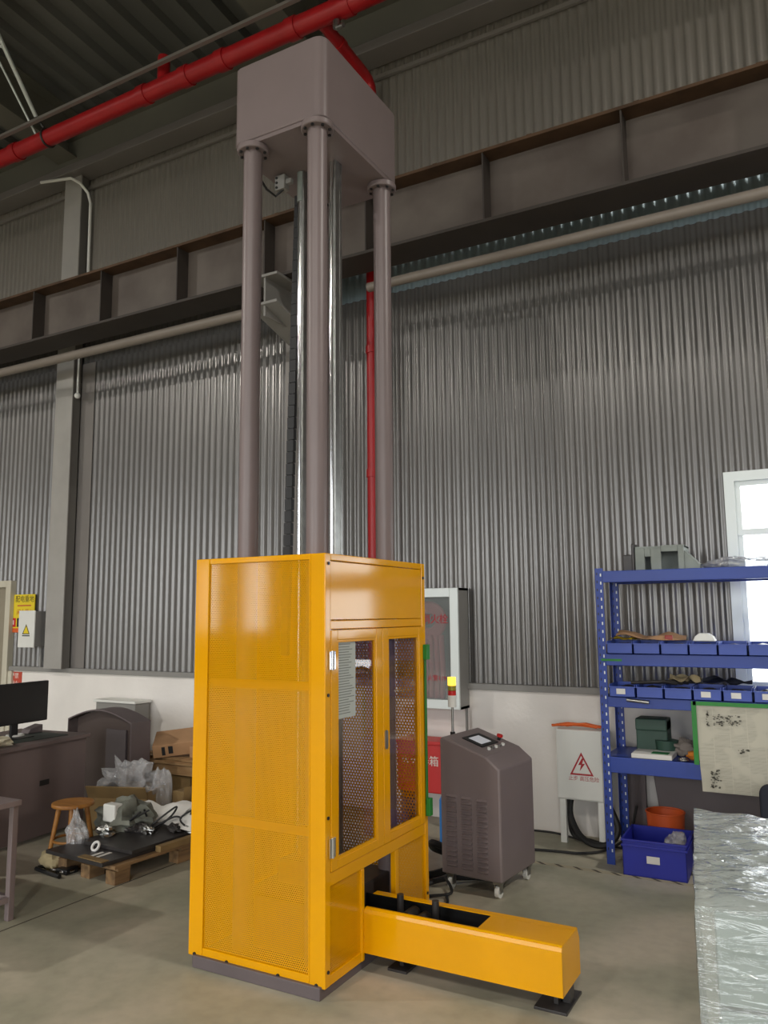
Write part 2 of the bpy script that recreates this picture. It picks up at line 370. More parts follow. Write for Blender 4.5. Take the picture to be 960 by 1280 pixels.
# window: white frame, transom, mullion, three panes
win = MB(); fw_ = 0.05
win.box(WX0-.02, WX1+.02, 6.19, 6.30, WZ1-fw_, WZ1+0.02).box(WX0-.02, WX1+.02, 6.19, 6.30, WZ0-.01, WZ0+fw_).box(WX0-.02, WX0+fw_, 6.19, 6.30, WZ0+fw_, WZ1-fw_).box(WX1-fw_, WX1+.02, 6.19, 6.30, WZ0+fw_, WZ1-fw_)
wn = struct('window_1', win, m_alum)
obj('transom', MB().box(WX0+fw_, WX1-fw_, 6.21, 6.28, 2.22, 2.265), m_alum, wn)
obj('mullion', MB().box(0.16, 0.2, 6.21, 6.28, WZ0+fw_, WZ1-fw_), m_alum, wn)
obj('sash', MB().box(WX0+.05, WX0+.085, 6.22, 6.27, WZ0+.05, WZ1-.05).box(WX0+.085, .16, 6.22, 6.27, WZ1-.085, WZ1-.05).box(WX0+.085, .16, 6.22, 6.27, WZ0+.05, WZ0+.085), m_alum, wn)
for x0, x1, z0, z1 in ((WX0+.085, .16, 2.265, WZ1-.085), (.2, WX1-.05, 2.265, WZ1-.05), (WX0+.085, .16, WZ0+.085, 2.22), (.2, WX1-.05, WZ0+.05, 2.22)):
    obj('pane', MB().box(x0, x1, 6.244, 6.248, z0, z1), m_winglass, wn)
obj('window_sill', MB().box(WX0-.03, WX1+.03, 6.14, 6.25, 1.055, 1.092), m_alum, wn)
# door at far left
dr = struct('door_1', MB().box(-8.66, -8.57, 6.15, 6.26, 0, 2.12).box(-9.9, -9.82, 6.15, 6.26, 0, 2.12).box(-9.82, -8.66, 6.15, 6.26, 2.04, 2.12), m_cream, bevel=.006)
obj('door_leaf', MB().box(-9.82, -8.66, 6.19, 6.23, 0, 2.04), m_olive, dr)
obj('lower_jamb', MB().box(-8.565, -8.50, 6.17, 6.2, 0.0, 1.05), m_cream, dr)
# hall shell out of view
struct('wall_left', MB().box(XL-.2, XL, YF, YW+.2, 0, 9.6), m_flat)
struct('wall_right', MB().box(XR, XR+.2, YF, YW+.2, 0, 9.6), m_flat)
x0, x1, zz = DOOR_OPEN
struct('wall_front', MB().box(XL, -14.8, YF-.2, YF, 0, 9.6).box(-14.1, -13.3, YF-.2, YF, 0, 9.6).box(-14.8, -14.1, YF-.2, YF, 0, 1.3).box(-14.8, -14.1, YF-.2, YF, 3.1, 9.6).box(-13.3, -12.5, YF-.2, YF, 0, 1.3).box(-13.3, -12.5, YF-.2, YF, 3.1, 9.6).box(-12.5, x0, YF-.2, YF, 0, 9.6).box(x1, FILL_DOOR[0], YF-.2, YF, 0, 9.6).box(FILL_DOOR[1], XR, YF-.2, YF, 0, 9.6).box(FILL_DOOR[0], FILL_DOOR[1], YF-.2, YF, FILL_DOOR[2], 9.6).box(x0, x1, YF-.2, YF, zz, 9.6), m_flat)
struct('ground', MB().box(-30, 30, -40, YF-.2, -0.2, -0.1), m_floor)
# roof: trapezoid deck rising away from the wall, ribs run towards the wall
sl = 0.09
def rz_(y): return ZR+(YW-y)*sl
rd = MB(); pitch = 0.32; xs = []
x = XL
while x < XR:
    for dx, dz in ((0, 0), (.12, 0), (.15, .09), (.29, .09)): xs.append((x+dx, dz))
    x += pitch
vs = []
for xx, dz in xs: vs += [(xx, YW+.2, rz_(YW+.2)+dz), (xx, YF-.2, rz_(YF-.2)+dz)]
rd.add(vs, [(2*i, 2*i+1, 2*i+3, 2*i+2) for i in range(len(xs)-1)])
rd.add([(XL-1, YW+.4, rz_(YW)+.2), (XR+1, YW+.4, rz_(YW)+.2), (XR+1, YF-1, rz_(YF-1)+.2), (XL-1, YF-1, rz_(YF-1)+.2)], [(0, 1, 2, 3)])
ceil = struct('ceiling', rd, m_roof)
for yy in (4.15, 2.2, 0.2, -2, -4.5, -7):
    obj('purlin', MB().box(XL, XR, yy-.05, yy+.05, rz_(yy)-.22, rz_(yy)-.02), m_rafter, ceil)
for xx in (-7.70, -4.18, 2.9, -12):
    y0, y1 = YF, 6.05
    rf = MB(); 
    rf.prism([(y0, rz_(y0)-.62), (y1, rz_(y1)-.58), (y1, rz_(y1)-.02), (y0, rz_(y0)-.02)], xx-.01, xx+.01, 'x')
    for lo, hi in ((.62, .58), (.06, .04)): rf.prism([(y0, rz_(y0)-lo), (y1, rz_(y1)-lo+.02), (y1, rz_(y1)-lo+.04), (y0, rz_(y0)-lo+.02)], xx-.16, xx+.16, 'x')
    obj('rafter', rf, m_rafter, ceil)
# eave strut along the wall top
ev = MB(); ev.box(XL, XR, 6.0, 6.03, 7.1, 7.42); ev.box(XL, XR, 5.86, 6.03, 7.40, 7.43)
struct('trim_4', ev, m_rafter)
struct('trim_5', MB().box(XL, XR, 5.98, 6.23, 7.0, 7.10), m_flat, bevel=.006)
struct('trim_6', MB().box(XL, XR, 6.2, 6.232, 6.86, 6.90), m_flat)

# building columns
def h_column(xc, yf, top, label):
    t = thing('steel_column', label, 'column', (xc, yf, 1.1))
    obj('front_flange', MB().box(xc-.145, xc+.145, yf, yf+.016, 1.1, top), m_col, t, bevel=.002)
    obj('web', MB().box(xc-.006, xc+.006, yf+.016, yf+.12, 1.1, top), m_col, t)
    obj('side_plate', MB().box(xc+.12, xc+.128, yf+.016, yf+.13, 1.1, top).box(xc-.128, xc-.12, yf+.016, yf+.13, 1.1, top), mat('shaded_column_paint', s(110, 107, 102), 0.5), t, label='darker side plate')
    return t
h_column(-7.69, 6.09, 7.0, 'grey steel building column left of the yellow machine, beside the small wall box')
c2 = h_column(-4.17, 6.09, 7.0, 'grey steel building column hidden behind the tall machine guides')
cb = MB(); cb.box(-4.32, -4.02, 5.33, 6.09, 4.655, 4.68); cb.box(-4.18, -4.16, 5.35, 6.09, 4.3, 4.66)
cb.prism([(5.33, 4.40), (6.09, 4.18), (6.09, 4.205), (5.33, 4.425)], -4.32, -4.02, 'x'); cb.box(-4.32, -4.02, 5.33, 5.35, 4.42, 4.66) if False else None
obj('corbel', cb, m_midgrey, c2, bevel=.003)

# crane runway beam
YB = 5.55
bt = thing('crane_runway_beam', 'long rust-brown steel crane runway beam with stiffeners along the wall', 'beam', (-4.0, YB, 4.69))
obj('web', MB().box(XL, XR, YB+.06, YB+.075, 4.715, 5.27), m_beam, bt)
obj('bottom_flange', MB().box(XL, XR, YB-.1, YB+.24, 4.69, 4.715), m_beam_shade, bt)
obj('top_flange', MB().box(XL, XR, YB-.1, YB+.24, 5.27, 5.295), m_rust, bt)
obj('rail', MB().prism([(YB+.03, 5.295), (YB+.11, 5.295), (YB+.085, 5.33), (YB+.095, 5.39), (YB+.045, 5.39), (YB+.055, 5.33)], XL, XR, 'x'), m_rust, bt)
st0 = None
for k in range(-10, 8):
    xx = -1.06+1.068*k
    if st0 is None:
        st0 = obj('stiffener', MB().box(xx-.006, xx+.006, YB-.09, YB+.06, 4.715, 5.27), m_beam_shade, bt); x_st = xx
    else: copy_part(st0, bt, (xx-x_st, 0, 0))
cl0 = None
for k in range(-12, 12):
    xx = -0.95+.8*k
    if cl0 is None: cl0 = obj('rail_clip', MB().box(xx-.02, xx+.02, YB-.07, YB+.02, 5.295, 5.32), m_rust, bt); x_cl = xx
    else: copy_part(cl0, bt, (xx-x_cl, 0, 0))

# pipes
def pipe_thing(name, label, pts, r, m, cat='pipe', n=16): return tag(obj(name, MB().tube(pts, r, n), m, smooth=True), label, cat)
pipe_thing('conduit_pipe', 'long grey pipe under the crane beam, left of the second column', [(XL+.01, 5.6, 4.49), (-4.5, 5.6, 4.487)], .048, m_pipe)
pipe_thing('conduit_pipe', 'long grey pipe under the crane beam, right of the tall machine', [(-3.25, 5.6, 4.455), (XR-.01, 5.6, 4.458)], .04, m_pipe)
rp = thing('fire_sprinkler_pipe', 'thick red fire pipe running high along the wall under the roof', 'pipe', (-3.49, 5.18, 6.79))
obj('main_run', MB().tube([(XL+.01, 5.18, 6.79), (XR-.01, 5.18, 6.79)], .085, 20), m_red, rp, smooth=True)
bp_ = [(-3.49, 5.18, 6.79), (-3.49, 5.9, 6.76), (-3.49, 6.02, 6.74), (-3.49, 6.07, 6.69), (-3.49, 6.085, 6.6), (-3.49, 6.085, 1.2)]
obj('branch_pipe', MB().tube(bp_, .055, 16), m_red, rp, smooth=True)
for xx in (-9.4, -7.5, -5.55, -5.0, -4.55, -3.75, -3.2, -2.1): obj('coupling', MB().tube([(xx-.05, 5.18, 6.79), (xx+.05, 5.18, 6.79)], .097, 20), m_red, rp, smooth=True)
for zz_ in (2.9, 4.05, 5.9): obj('coupling', MB().cyl(-3.49, 6.085, zz_, zz_+.07, .064), m_red, rp, smooth=True)
obj('coupling', MB().tube([(-3.49, 5.5, 6.776), (-3.49, 5.56, 6.774)], .066, 16), m_red, rp, smooth=True)
obj('riser_stub', MB().tube([(-5.3, 5.18, 6.79), (-5.3, 5.18, 7.1)], .06), m_red, rp, smooth=True)
obj('drain_valve', MB().tube([(-3.3, 5.18, 6.68), (-3.3, 5.18, 6.62)], .035).tube([(-3.3, 5.18, 6.62), (-3.22, 5.16, 6.6)], .02), m_steel, rp, smooth=True)
tag(obj('cable_rail', MB().box(XL+.01, XR-.01, 5.02, 5.06, 6.905, 6.935), m_flat), 'thin pale steel rail running just above the red fire pipe', 'rail')
bh = thing('pipe_hanger', 'slanted pale seismic brace holding the red pipe at upper left', 'bracket', (-7.3, 5.1, 6.7))
obj('strut', MB().tube([(-7.02, 5.05, 6.98), (-6.80, 4.2, 7.72)], .022, 8), m_alum, bh)
obj('strut', MB().tube([(-7.16, 5.18, 6.86), (-7.24, 4.7, 7.55)], .012, 8), m_alum, bh)
obj('strut', MB().tube([(-6.90, 4.55, 7.40), (-7.45, 4.4, 7.78)], .012, 8), m_alum, bh)
obj('clamp', MB().torus((0, 0, 0), .092, .012, Matrix.Translation((-6.98, 5.18, 6.79)) @ Matrix.Rotation(PI/2, 4, 'Y')).tube([(-6.98, 5.12, 6.88), (-7.02, 5.05, 6.98)], .014, 8), m_darksteel, bh, smooth=True)
pipe_thing('bent_conduit', 'thin white conduit bending down the upper wall right of the left column', [(-8.12, 5.96, 7.0), (-7.62, 6.0, 6.93), (-7.53, 6.06, 6.87), (-7.495, 6.15, 6.78), (-7.49, 6.19, 6.66), (-7.49, 6.2, 5.35)], .018, m_pale, 'conduit')
pl_ = thing('hanging_sensor', 'small white knob hanging on a thin rod beneath the grey pipe', 'sensor', (-7.47, 6.1, 4.2))
obj('rod', MB().cyl(-7.47, 6.1, 4.26, 4.69, .012, 8), m_pale, pl_); obj('knob', MB().blob((-7.47, 6.1, 4.235), (.035, .035, .035), 0.0, 1, 14, 10, False), m_pale, pl_, smooth=True)

# unseen hall lamps above and behind the camera; the right-hand two added for fill
for i, ((lx, ly), lw) in enumerate(zip(LAMPS, LAMP_W)):
    lz = 7.3
    t = thing('high_bay_lamp', ['round high bay lamp hanging at the far left behind the camera', 'round high bay lamp hanging near the narrow windows', 'round high bay lamp hanging before the open doorway', 'high bay lamp added for fill behind the camera at right', 'high bay lamp added for fill right of the window'][i], 'lamp', (lx, ly, lz), 0, 'high bay lamps of the hall')
    obj('housing', MB().cyl(lx, ly, lz+.02, lz+.25, .27, 24, .12).cyl(lx, ly, lz+.25, rz_(ly)+.0, .012, 8), m_alum, t, smooth=True)
    l = bpy.data.lights.new('lamp_light', 'AREA'); l.shape = 'DISK'; l.size = .34; l.energy = LAMP_POWER*lw; l.color = (1, .95, .87)
    o = bpy.data.objects.new('lamp_light', l); COL.objects.link(o); o.parent = t; o.location = (0, 0, 0.0)

# ================================================================ TEST MACHINE
X1, X2, Y1, Y2, Z0, Z1 = -2.842, -2.045, 3.105, 4.155, 0.045, 1.968
tm = thing('impact_test_machine', 'tall grey four-column drop test machine with yellow guard enclosure and floor chute', 'machine', (-2.44, 3.63, 0))
obj('base_plate', MB().box(-2.80, -2.062, 3.088, 4.14, 0, 0.055), m_greyd, tm, bevel=.003)
obj('anvil', MB().box(-2.70, -2.18, 3.30, 4.0, .055, .30), m_darksteel, tm, bevel=.01)
obj('impact_block', MB().box(-2.6, -2.28, 3.5, 3.78, .30, .42), m_darksteel, tm, bevel=.01)
# frame posts and rails of the enclosure
def part(n, b, m=m_yel, p=tm, bv=.004, **k): return obj(n, MB().box(*b), m, p, bevel=bv, **k)
part('corner_post', (X2-.085, X2, Y1, Y1+.045, Z0, Z1)); part('corner_post', (X1, X1+.088, Y1, Y1+.045, Z0, Z1))
part('corner_post', (X2-.06, X2, Y2-.04, Y2, Z0+.05, Z1)); part('corner_post', (X1, X1+.06, Y2-.04, Y2, Z0, Z1))
part('top_rail', (X1+.088, X2-.085, Y1+.001, Y1+.03, 1.94, Z1)); part('bottom_rail', (X1+.088, X2-.085, Y1+.001, Y1+.03, Z0, .089))
part('back_rail', (X1+.06, X2-.06, Y2-.03, Y2-.001, 1.93, Z1)); part('back_rail', (X1+.06, X2-.06, Y2-.03, Y2-.001, Z0, .089))
part('side_rail', (X2-.03, X2-.001, Y1+.045, Y2-.04, 1.935, Z1)); part('side_rail', (X2-.03, X2-.002, Y1+.045, Y2-.04, 1.61, 1.652)); part('side_rail', (X2-.03, X2-.002, Y1+.045, Y2-.04, .463, .522))
part('left_rail', (X1+.001, X1+.03, Y1+.045, Y2-.04, 1.935, Z1)); part('left_rail', (X1+.001, X1+.03, Y1+.045, Y2-.04, Z0, .09))
part('front_cross_bar', (X1+.088, X2-.085, Y1+.022, Y1+.05, 1.325, 1.365)); part('front_cross_bar', (X1+.088, X2-.085, Y1+.022, Y1+.05, .672, .712))
part('seam_strip', (X2-.088, X2-.082, Y1-.002, Y1, Z0+.02, Z1), m_yel, tm, 0)
m_perf2 = perf_mat('coarse_yellow_perforated_sheet', YEL, 0.019)
def perf(n, b, axis, mm=None):
    o = obj(n, MB().box(*b), mm or m_perf, tm)
    set_uv(o, lambda co, nn: ((co.x if axis == 'y' else co.y), co.z)); return o
perf('perforated_panel', (X1+.08, X2-.08, Y1+.010, Y1+.012, .08, 1.945), 'y').__setitem__('label', 'large perforated yellow guard panel facing the camera')
perf('perforated_panel', (X1+.05, X2-.05, Y2-.014, Y2-.012, .08, 1.945), 'y', m_perf2); part('left_panel', (X1+.012, X1+.014, Y1+.04, Y2-.04, .08, 1.945), bv=0)
perf('perforated_panel', (X2-.014, X2-.012, Y1+.045, 3.43, .09, .465), 'x'); perf('perforated_panel', (X2-.014, X2-.012, 3.80, Y2-.04, .09, .465), 'x')
obj('opening_frame', MB().box(X2-.03, X2-.001, 3.425, 3.452, Z0, .463).box(X2-.03, X2-.003, Y1+.045, 3.425, Z0, .09), m_yel, tm, bevel=.003)
obj('opening_frame', MB().box(X2-.03, X2-.001, 3.765, 3.802, Z0+.03, .463).box(X2-.03, X2-.003, 3.802, Y2-.04, Z0+.03, .1), m_yel, tm, bevel=.003)
tp = part('top_panel', (X2-.012, X2-.005, Y1+.05, Y2-.045, 1.655, 1.932), bv=.002)
part('roof_sheet', (X1+.02, X2-.02, Y1+.03, Y2-.03, 1.955, 1.962), bv=0)
# doors with panes
def door(y0, y1, gy0, gy1, hinge_side):
    xo = X2+.004
    b = MB().box(X2-.022, xo, y0, gy0, .525, 1.607).box(X2-.022, xo, gy1, y1, .525, 1.607).box(X2-.022, xo, gy0, gy1, .525, .567).box(X2-.022, xo, gy0, gy1, 1.56, 1.607)
    d = obj('door', b, m_yel, tm, bevel=.003)
    obj('pane', MB().box(X2-.012, X2-.008, gy0, gy1, .567, 1.56), m_pane, d)
    obj('pane_bead', MB().box(X2-.008, X2+.001, gy0, gy0+.012, .567, 1.56).box(X2-.008, X2+.001, gy1-.012, gy1, .567, 1.56).box(X2-.008, X2+.001, gy0+.012, gy1-.012, .567, .579).box(X2-.008, X2+.001, gy0+.012, gy1-.012, 1.548, 1.56), m_yel, d)
    return d
dl = door(3.152, 3.642, 3.206, 3.575, 0); d2 = door(3.646, 4.112, 3.702, 4.065, 1)
for zc in (1.468, .632):
    obj('hinge', MB().box(X2+.003, X2+.012, 3.128, 3.147, zc-.042, zc+.042).box(X2+.003, X2+.012, 3.156, 3.176, zc-.042, zc+.042).cyl(X2+.012, 3.152, zc-.044, zc+.044, .0075, 10), m_chrome, dl, bevel=.001)
obj('door_lock', MB().prism([(p[0], p[1]) for p in roundrect(3.655, 3.682, .99, 1.085, .012)], X2+.004, X2+.010, 'x'), m_steel, d2)
ns = obj('notice_sheet', MB().box(X2-.0078, X2-.0072, 3.207, 3.385, 1.19, 1.555), mat('printed_notice', s(178, 182, 176), 0.7), dl, label='grey printed notice on the left door pane')
ln = MB(); zz_ = 1.535
while zz_ > 1.21:
    ln.box(X2-.0072, X2-.0069, 3.22, 3.22+random.uniform(.1, .155), zz_, zz_+.004); zz_ -= .0125
obj('print_lines', ln, mat('faded_ink', s(120, 122, 118), .8), dl, stuff=True)
gs = obj('door_bar', MB().box(X2+.004, X2+.013, 4.118, 4.138, .62, 1.46), mat('green_bar_paint', s(36, 110, 34), .5, 0, .1, 10), tm, bevel=.003, label='green sealing strip on the right post')
obj('clamp_block', MB().box(X2+.002, X2+.03, 4.112, 4.15, 1.42, 1.505), m_green, tm, bevel=.004); obj('clamp_block', MB().box(X2+.002, X2+.03, 4.118, 4.158, .56, .655), m_green, tm, bevel=.004)
sc_ = MB()
for yy, z in ((3.13, 1.92), (4.13, 1.885), (3.128, 1.31), (3.128, .765), (4.14, 1.32), (4.14, .76), (3.128, .11), (4.13, .15)): sc_.tube([(X2, yy, z), (X2+.005, yy, z)], .008, 8)
for xx in (-2.80, -2.6, -2.3, -2.09): sc_.tube([(xx, Y1, .055), (xx, Y1-.005, .055)], .009, 8)
obj('screw', sc_, m_dark, tm, stuff=True)
# columns with bolted flanges
ZT = 4.285
for cx, cy in ((-2.213, 3.28), (-2.646, 3.28), (-2.213, 3.983), (-2.646, 3.983)):
    c = obj('column', MB().cyl(cx, cy, .055, ZT, .0525, 32), m_grey, tm, smooth=True)
    obj('flange', MB().cyl(cx, cy, ZT-.035, ZT, .088, 32), m_grey, c, bevel=.006, smooth=True)
    for k in range(8):
        a = 2*PI*k/8+.2
        obj('bolt', MB().cyl(cx+.071*math.cos(a), cy+.071*math.sin(a), ZT-.043, ZT-.034, .009, 6), m_dark, c)
# crosshead box
BX0, BX1, BY0, BY1, BT = -2.766, -2.152, 3.236, 4.087, 4.775
obj('crosshead', MB().prism(roundrect(BX0, BX1, BY0, BY1, .06), 4.312, BT, 'z'), m_grey, tm, bevel=.006, smooth=True)
obj('crosshead_plate', MB().prism(roundrect(BX0+.003, BX1-.003, BY0+.003, BY1-.003, .06), ZT, 4.308, 'z'), m_grey, tm, smooth=True)
# guide rails
for cx in (-2.557, -2.338):
    g = obj('guide_rail', MB().cyl(cx, 3.62, .3, ZT, .02, 20), m_chrome, tm, smooth=True)
    obj('rail_support', MB().box(cx-.036, cx+.036, 3.645, 3.665, .3, ZT), m_steel, g)
    obj('rail_edge', MB().box(cx+.024, cx+.034, 3.60, 3.645, .3, ZT), m_steel, g)
    if cx < -2.45: obj('end_sleeve', MB().cyl(cx, 3.62, 4.10, ZT, .024, 20), m_cast, g, smooth=True)
sw = obj('limit_switch', MB().box(-2.70, -2.63, 3.55, 3.60, 4.18, 4.27).box(-2.63, -2.59, 3.56, 3.59, 4.21, 4.24), m_midgrey, tm, bevel=.004)
obj('switch_screw', MB().tube([(-2.685, 3.55, 4.255), (-2.685, 3.545, 4.255)], .008, 8).tube([(-2.685, 3.55, 4.225), (-2.685, 3.545, 4.225)], .008, 8).tube([(-2.685, 3.55, 4.195), (-2.685, 3.545, 4.195)], .008, 8), m_dark, sw)
obj('switch_cable', MB().tube([(-2.64, 3.57, 4.19), (-2.70, 3.56, 4.15), (-2.78+.06, 3.5, 4.17), (-2.74, 3.45, 4.23), (-2.72, 3.42, ZT)], .007, 8), m_blackrub, sw, smooth=True)
# hanging energy chain, link by link
ch_pts = []
for i in range(41):
    f = i/40; z = 4.2-f*2.75
    ch_pts.append(Vector((-2.628-.062*f, 3.70-.03*f, z)))
chp = obj('cable_chain', MB().tube(ch_pts, .012, 8), m_blackrub, tm, smooth=True)
lk = None
for i in range(40):
    p = (ch_pts[i]+ch_pts[i+1])/2
    if lk is None:
        lk = obj('chain_link', MB().box(p.x-.024, p.x+.024, p.y-.014, p.y+.014, p.z-.0325, p.z+.0325), m_dark, chp); p0 = p
    else: copy_part(lk, chp, p-p0)
# floor chute
ch = obj('chute', MB().prism([(3.442, .08), (3.442, .262), (3.448, .278), (3.458, .285), (3.471, .285), (3.471, .281), (3.459, .281), (3.446, .26), (3.446, .08)], X2, -1.08, 'x')
         .prism([(3.71, .08), (3.71, .235), (3.68, .285), (3.635, .285), (3.635, .281), (3.678, .281), (3.706, .234), (3.706, .08)], X2-.06, -1.08, 'x')
         .box(-1.47, -1.08, 3.471, 3.635, .281, .285).prism([(3.446, .08), (3.446, .26), (3.458, .281), (3.678, .281), (3.706, .234), (3.706, .08)], -1.084, -1.08, 'x'), m_yel, tm, bevel=.0015)
ci = obj('inner_tray', MB().box(X2-.3, -1.1, 3.45, 3.70, .17, .185).box(X2-.3, -1.1, 3.45, 3.456, .185, .26).box(X2-.3, -1.1, 3.69, 3.698, .185, .26), m_dark, ch)
for px, py in ((-1.93, 3.60), (-1.74, 3.60)): obj('stop_pin', MB().cyl(px, py, .185, .318, .017, 14), m_darksteel, ch, smooth=True)
for px, py in ((-1.88, 3.61), (-1.80, 3.57)): obj('roller', MB().tube([(px, py-.05, .225), (px, py+.05, .225)], .03, 14), m_darksteel, ch, smooth=True)
ft = obj('support_foot', MB().box(-1.22, -1.075, 3.47, 3.70, 0, .012).box(-1.15, -1.13, 3.53, 3.64, .012, .08).box(-1.12, -1.085, 3.56, 3.62, .012, .08), m_darksteel, tm, bevel=.002)
obj('support_foot', MB().box(-1.95, -1.85, 3.5, 3.68, 0, .012).box(-1.91, -1.89, 3.55, 3.63, .012, .17), m_darksteel, tm)

# ================================================================ CONTROLLER
CC = (-1.972, 4.868, 0); cr = math.radians(-5)
ct = thing('control_cabinet', 'grey wheeled control cabinet with louvered side and sloping touch screen top', 'cabinet', CC, cr)
def L(mb, n, m, p=ct, **k): return obj(n, mb, m, p, world=False, **k)
hx, hy = .205, .245
prof = [(-hx, .095), (-hx, .90), (-hx+.02, .912), (hx-.09, .815), (hx, .745), (hx, .095)]
body = MB().prism(prof, -hy, hy, 'y')
L(body, 'body', m_ctrl, bevel=.022)
def slope_m(px, py):   # frame on the sloping top: x down the slope, z out of it
    a = math.atan2(.815-.912, (hx-.09)-(-hx+.02)); z = .912+(px+hx-.02)*math.tan(a)
    return Matrix.Translation((px, py, z)) @ Matrix.Rotation(-a, 4, 'Y')
sm = slope_m(-.045, .0)
ts = L(MB().box(-.075, .075, -.115, .115, 0, .007, sm), 'touch_panel', m_dark, bevel=.002)
L(MB().box(-.048, .048, -.075, .06, .007, .0085, sm), 'display', m_screen, ts)
sb = slope_m(.0, .175); eb = L(MB().add(*(lambda q: (q.v, q.f))(MB().cyl(0, 0, 0, .022, .012)), sb), 'stop_button', m_dark)
L(MB().add(*(lambda q: (q.v, q.f))(MB().cyl(0, 0, .022, .036, .02)), sb), 'button_cap', m_redp, eb, smooth=True, label='red mushroom cap')
for k, yy in enumerate((-.09, -.04, .01, .06, .11)):
    q = MB().cyl(0, 0, 0, .012, .012, 14); L(MB().add(q.v, q.f, slope_m(.06, yy)), 'push_button', m_steel if k % 2 else m_pale, smooth=True)
lv = None
for c_, lx in enumerate((-.125, -.02, .085)):
    for r_ in range(15):
        z = .57-.029*r_-.004*c_
        if lv is None:
            lv = L(MB().prism([(-hy, z), (-hy-.017, z-.009), (-hy-.017, z-.011), (-hy, z-.020)], lx-.034, lx+.034, 'x'), 'louver', m_ctrl); l0 = (lx, z)
        else: copy_part(lv, ct, (lx-l0[0], 0, z-l0[1]))
for sx in (-1, 1):
    for sy in (-1, 1):
        cx, cy = sx*(hx-.045), sy*(hy-.045)
        w_ = L(MB().box(cx-.025, cx+.025, cy-.025, cy+.025, .078, .096).box(cx-.02, cx-.015, cy-.02, cy+.02, .03, .08).box(cx+.015, cx+.02, cy-.02, cy+.02, .03, .08), 'caster', m_steel)
        L(MB().tube([(cx-.013, cy, .034), (cx+.013, cy, .034)], .034, 20), 'wheel', m_pale, w_, smooth=True)
# signal light on its pole, bolted to the cabinet
tx, ty = -.235, -.02
sg = L(MB().cyl(tx, ty, .72, .80, .012).box(tx, -hx, ty-.02, ty+.02, .72, .76), 'signal_bracket', m_midgrey, smooth=True)
L(MB().cyl(tx, ty, .79, .91, .016), 'grip', m_dark, sg, smooth=True); L(MB().cyl(tx, ty, .91, 1.075, .0085), 'pole', m_steel, sg, smooth=True)
L(MB().cyl(tx, ty, 1.07, 1.145, .028), 'lamp_base', m_pale, sg, smooth=True); L(MB().cyl(tx, ty, 1.145, 1.175, .027), 'red_lens', m_redp, sg, smooth=True)
L(MB().cyl(tx, ty, 1.177, 1.207, .027), 'green_lens', mat('olive_lens', s(150, 140, 40), .3), sg, smooth=True); L(MB().cyl(tx, ty, 1.209, 1.262, .027), 'amber_lens', m_amber, sg, smooth=True, label='lit amber lens')
# cables on the floor behind it
def cable(name, label, pts, r, m=m_blackrub):
    # smooth the polyline
    P = [Vector(p) for p in pts]; out = []
    for i in range(len(P)-1):
        p0, p1, p2, p3 = P[max(i-1, 0)], P[i], P[i+1], P[min(i+2, len(P)-1)]
        for k in range(8):
            t = k/8; out.append(.5*((2*p1)+(-p0+p2)*t+(2*p0-5*p1+4*p2-p3)*t*t+(-p0+3*p1-3*p2+p3)*t**3))
    out.append(P[-1]); return tag(obj(name, MB().tube(out, r, 8), m, smooth=True), label, 'cable')
cable('power_cable', 'black cable snaking out from under the control cabinet toward the machine', [(-2.0, 4.9, .02), (-2.2, 4.75, .03), (-2.3, 4.6, .02), (-2.38, 4.45, .02), (-2.3, 4.3, .02), (-2.22, 4.35, .02), (-2.3, 4.5, .05), (-2.5, 4.6, .02)], .016)
cable('power_cable', 'thin black cable loop by the right rear foot of the yellow enclosure', [(-2.1, 4.5, .012), (-2.05, 4.38, .012), (-2.12, 4.28, .012), (-2.22, 4.32, .012), (-2.2, 4.45, .012), (-2.08, 4.52, .03), (-2.2, 4.7, .05)], .009)
cable('power_cable', 'bundle of black hose standing up behind the control cabinet', [(-2.35, 5.1, .02), (-2.3, 4.95, .14), (-2.36, 4.85, .2), (-2.42, 5.0, .12), (-2.33, 5.1, .05), (-2.28, 4.9, .03), (-2.4, 4.7, .02)], .022)
cable('power_cable', 'long black cable from the grey switch box across the floor to the control cabinet', [(-1.30, 6.03, .3), (-1.36, 6.0, .1), (-1.48, 5.85, .02), (-1.62, 5.7, .016), (-1.85, 5.66, .014), (-2.1, 5.6, .014)], .009)
cable('power_cable', 'black cable lying along the foot of the white wall', [(-2.2, 6.08, .02), (-1.95, 6.12, .015), (-1.7, 6.02, .015), (-1.4, 5.95, .015)], .008)
cable('power_cable', 'thick black cable drooping in a loop below the grey switch box', [(-1.78, 6.05, .31), (-1.78, 6.0, .2), (-1.70, 5.95, .07), (-1.58, 5.92, .02), (-1.47, 5.92, .05), (-1.42, 5.95, .15), (-1.50, 6.0, .31)], .022)
cable('power_cable', 'second thick black cable hanging beside the leg of the grey switch box', [(-1.81, 6.08, .31), (-1.80, 6.06, .15), (-1.75, 6.0, .05), (-1.6, 5.98, .02), (-1.45, 5.9, .02)], .02)

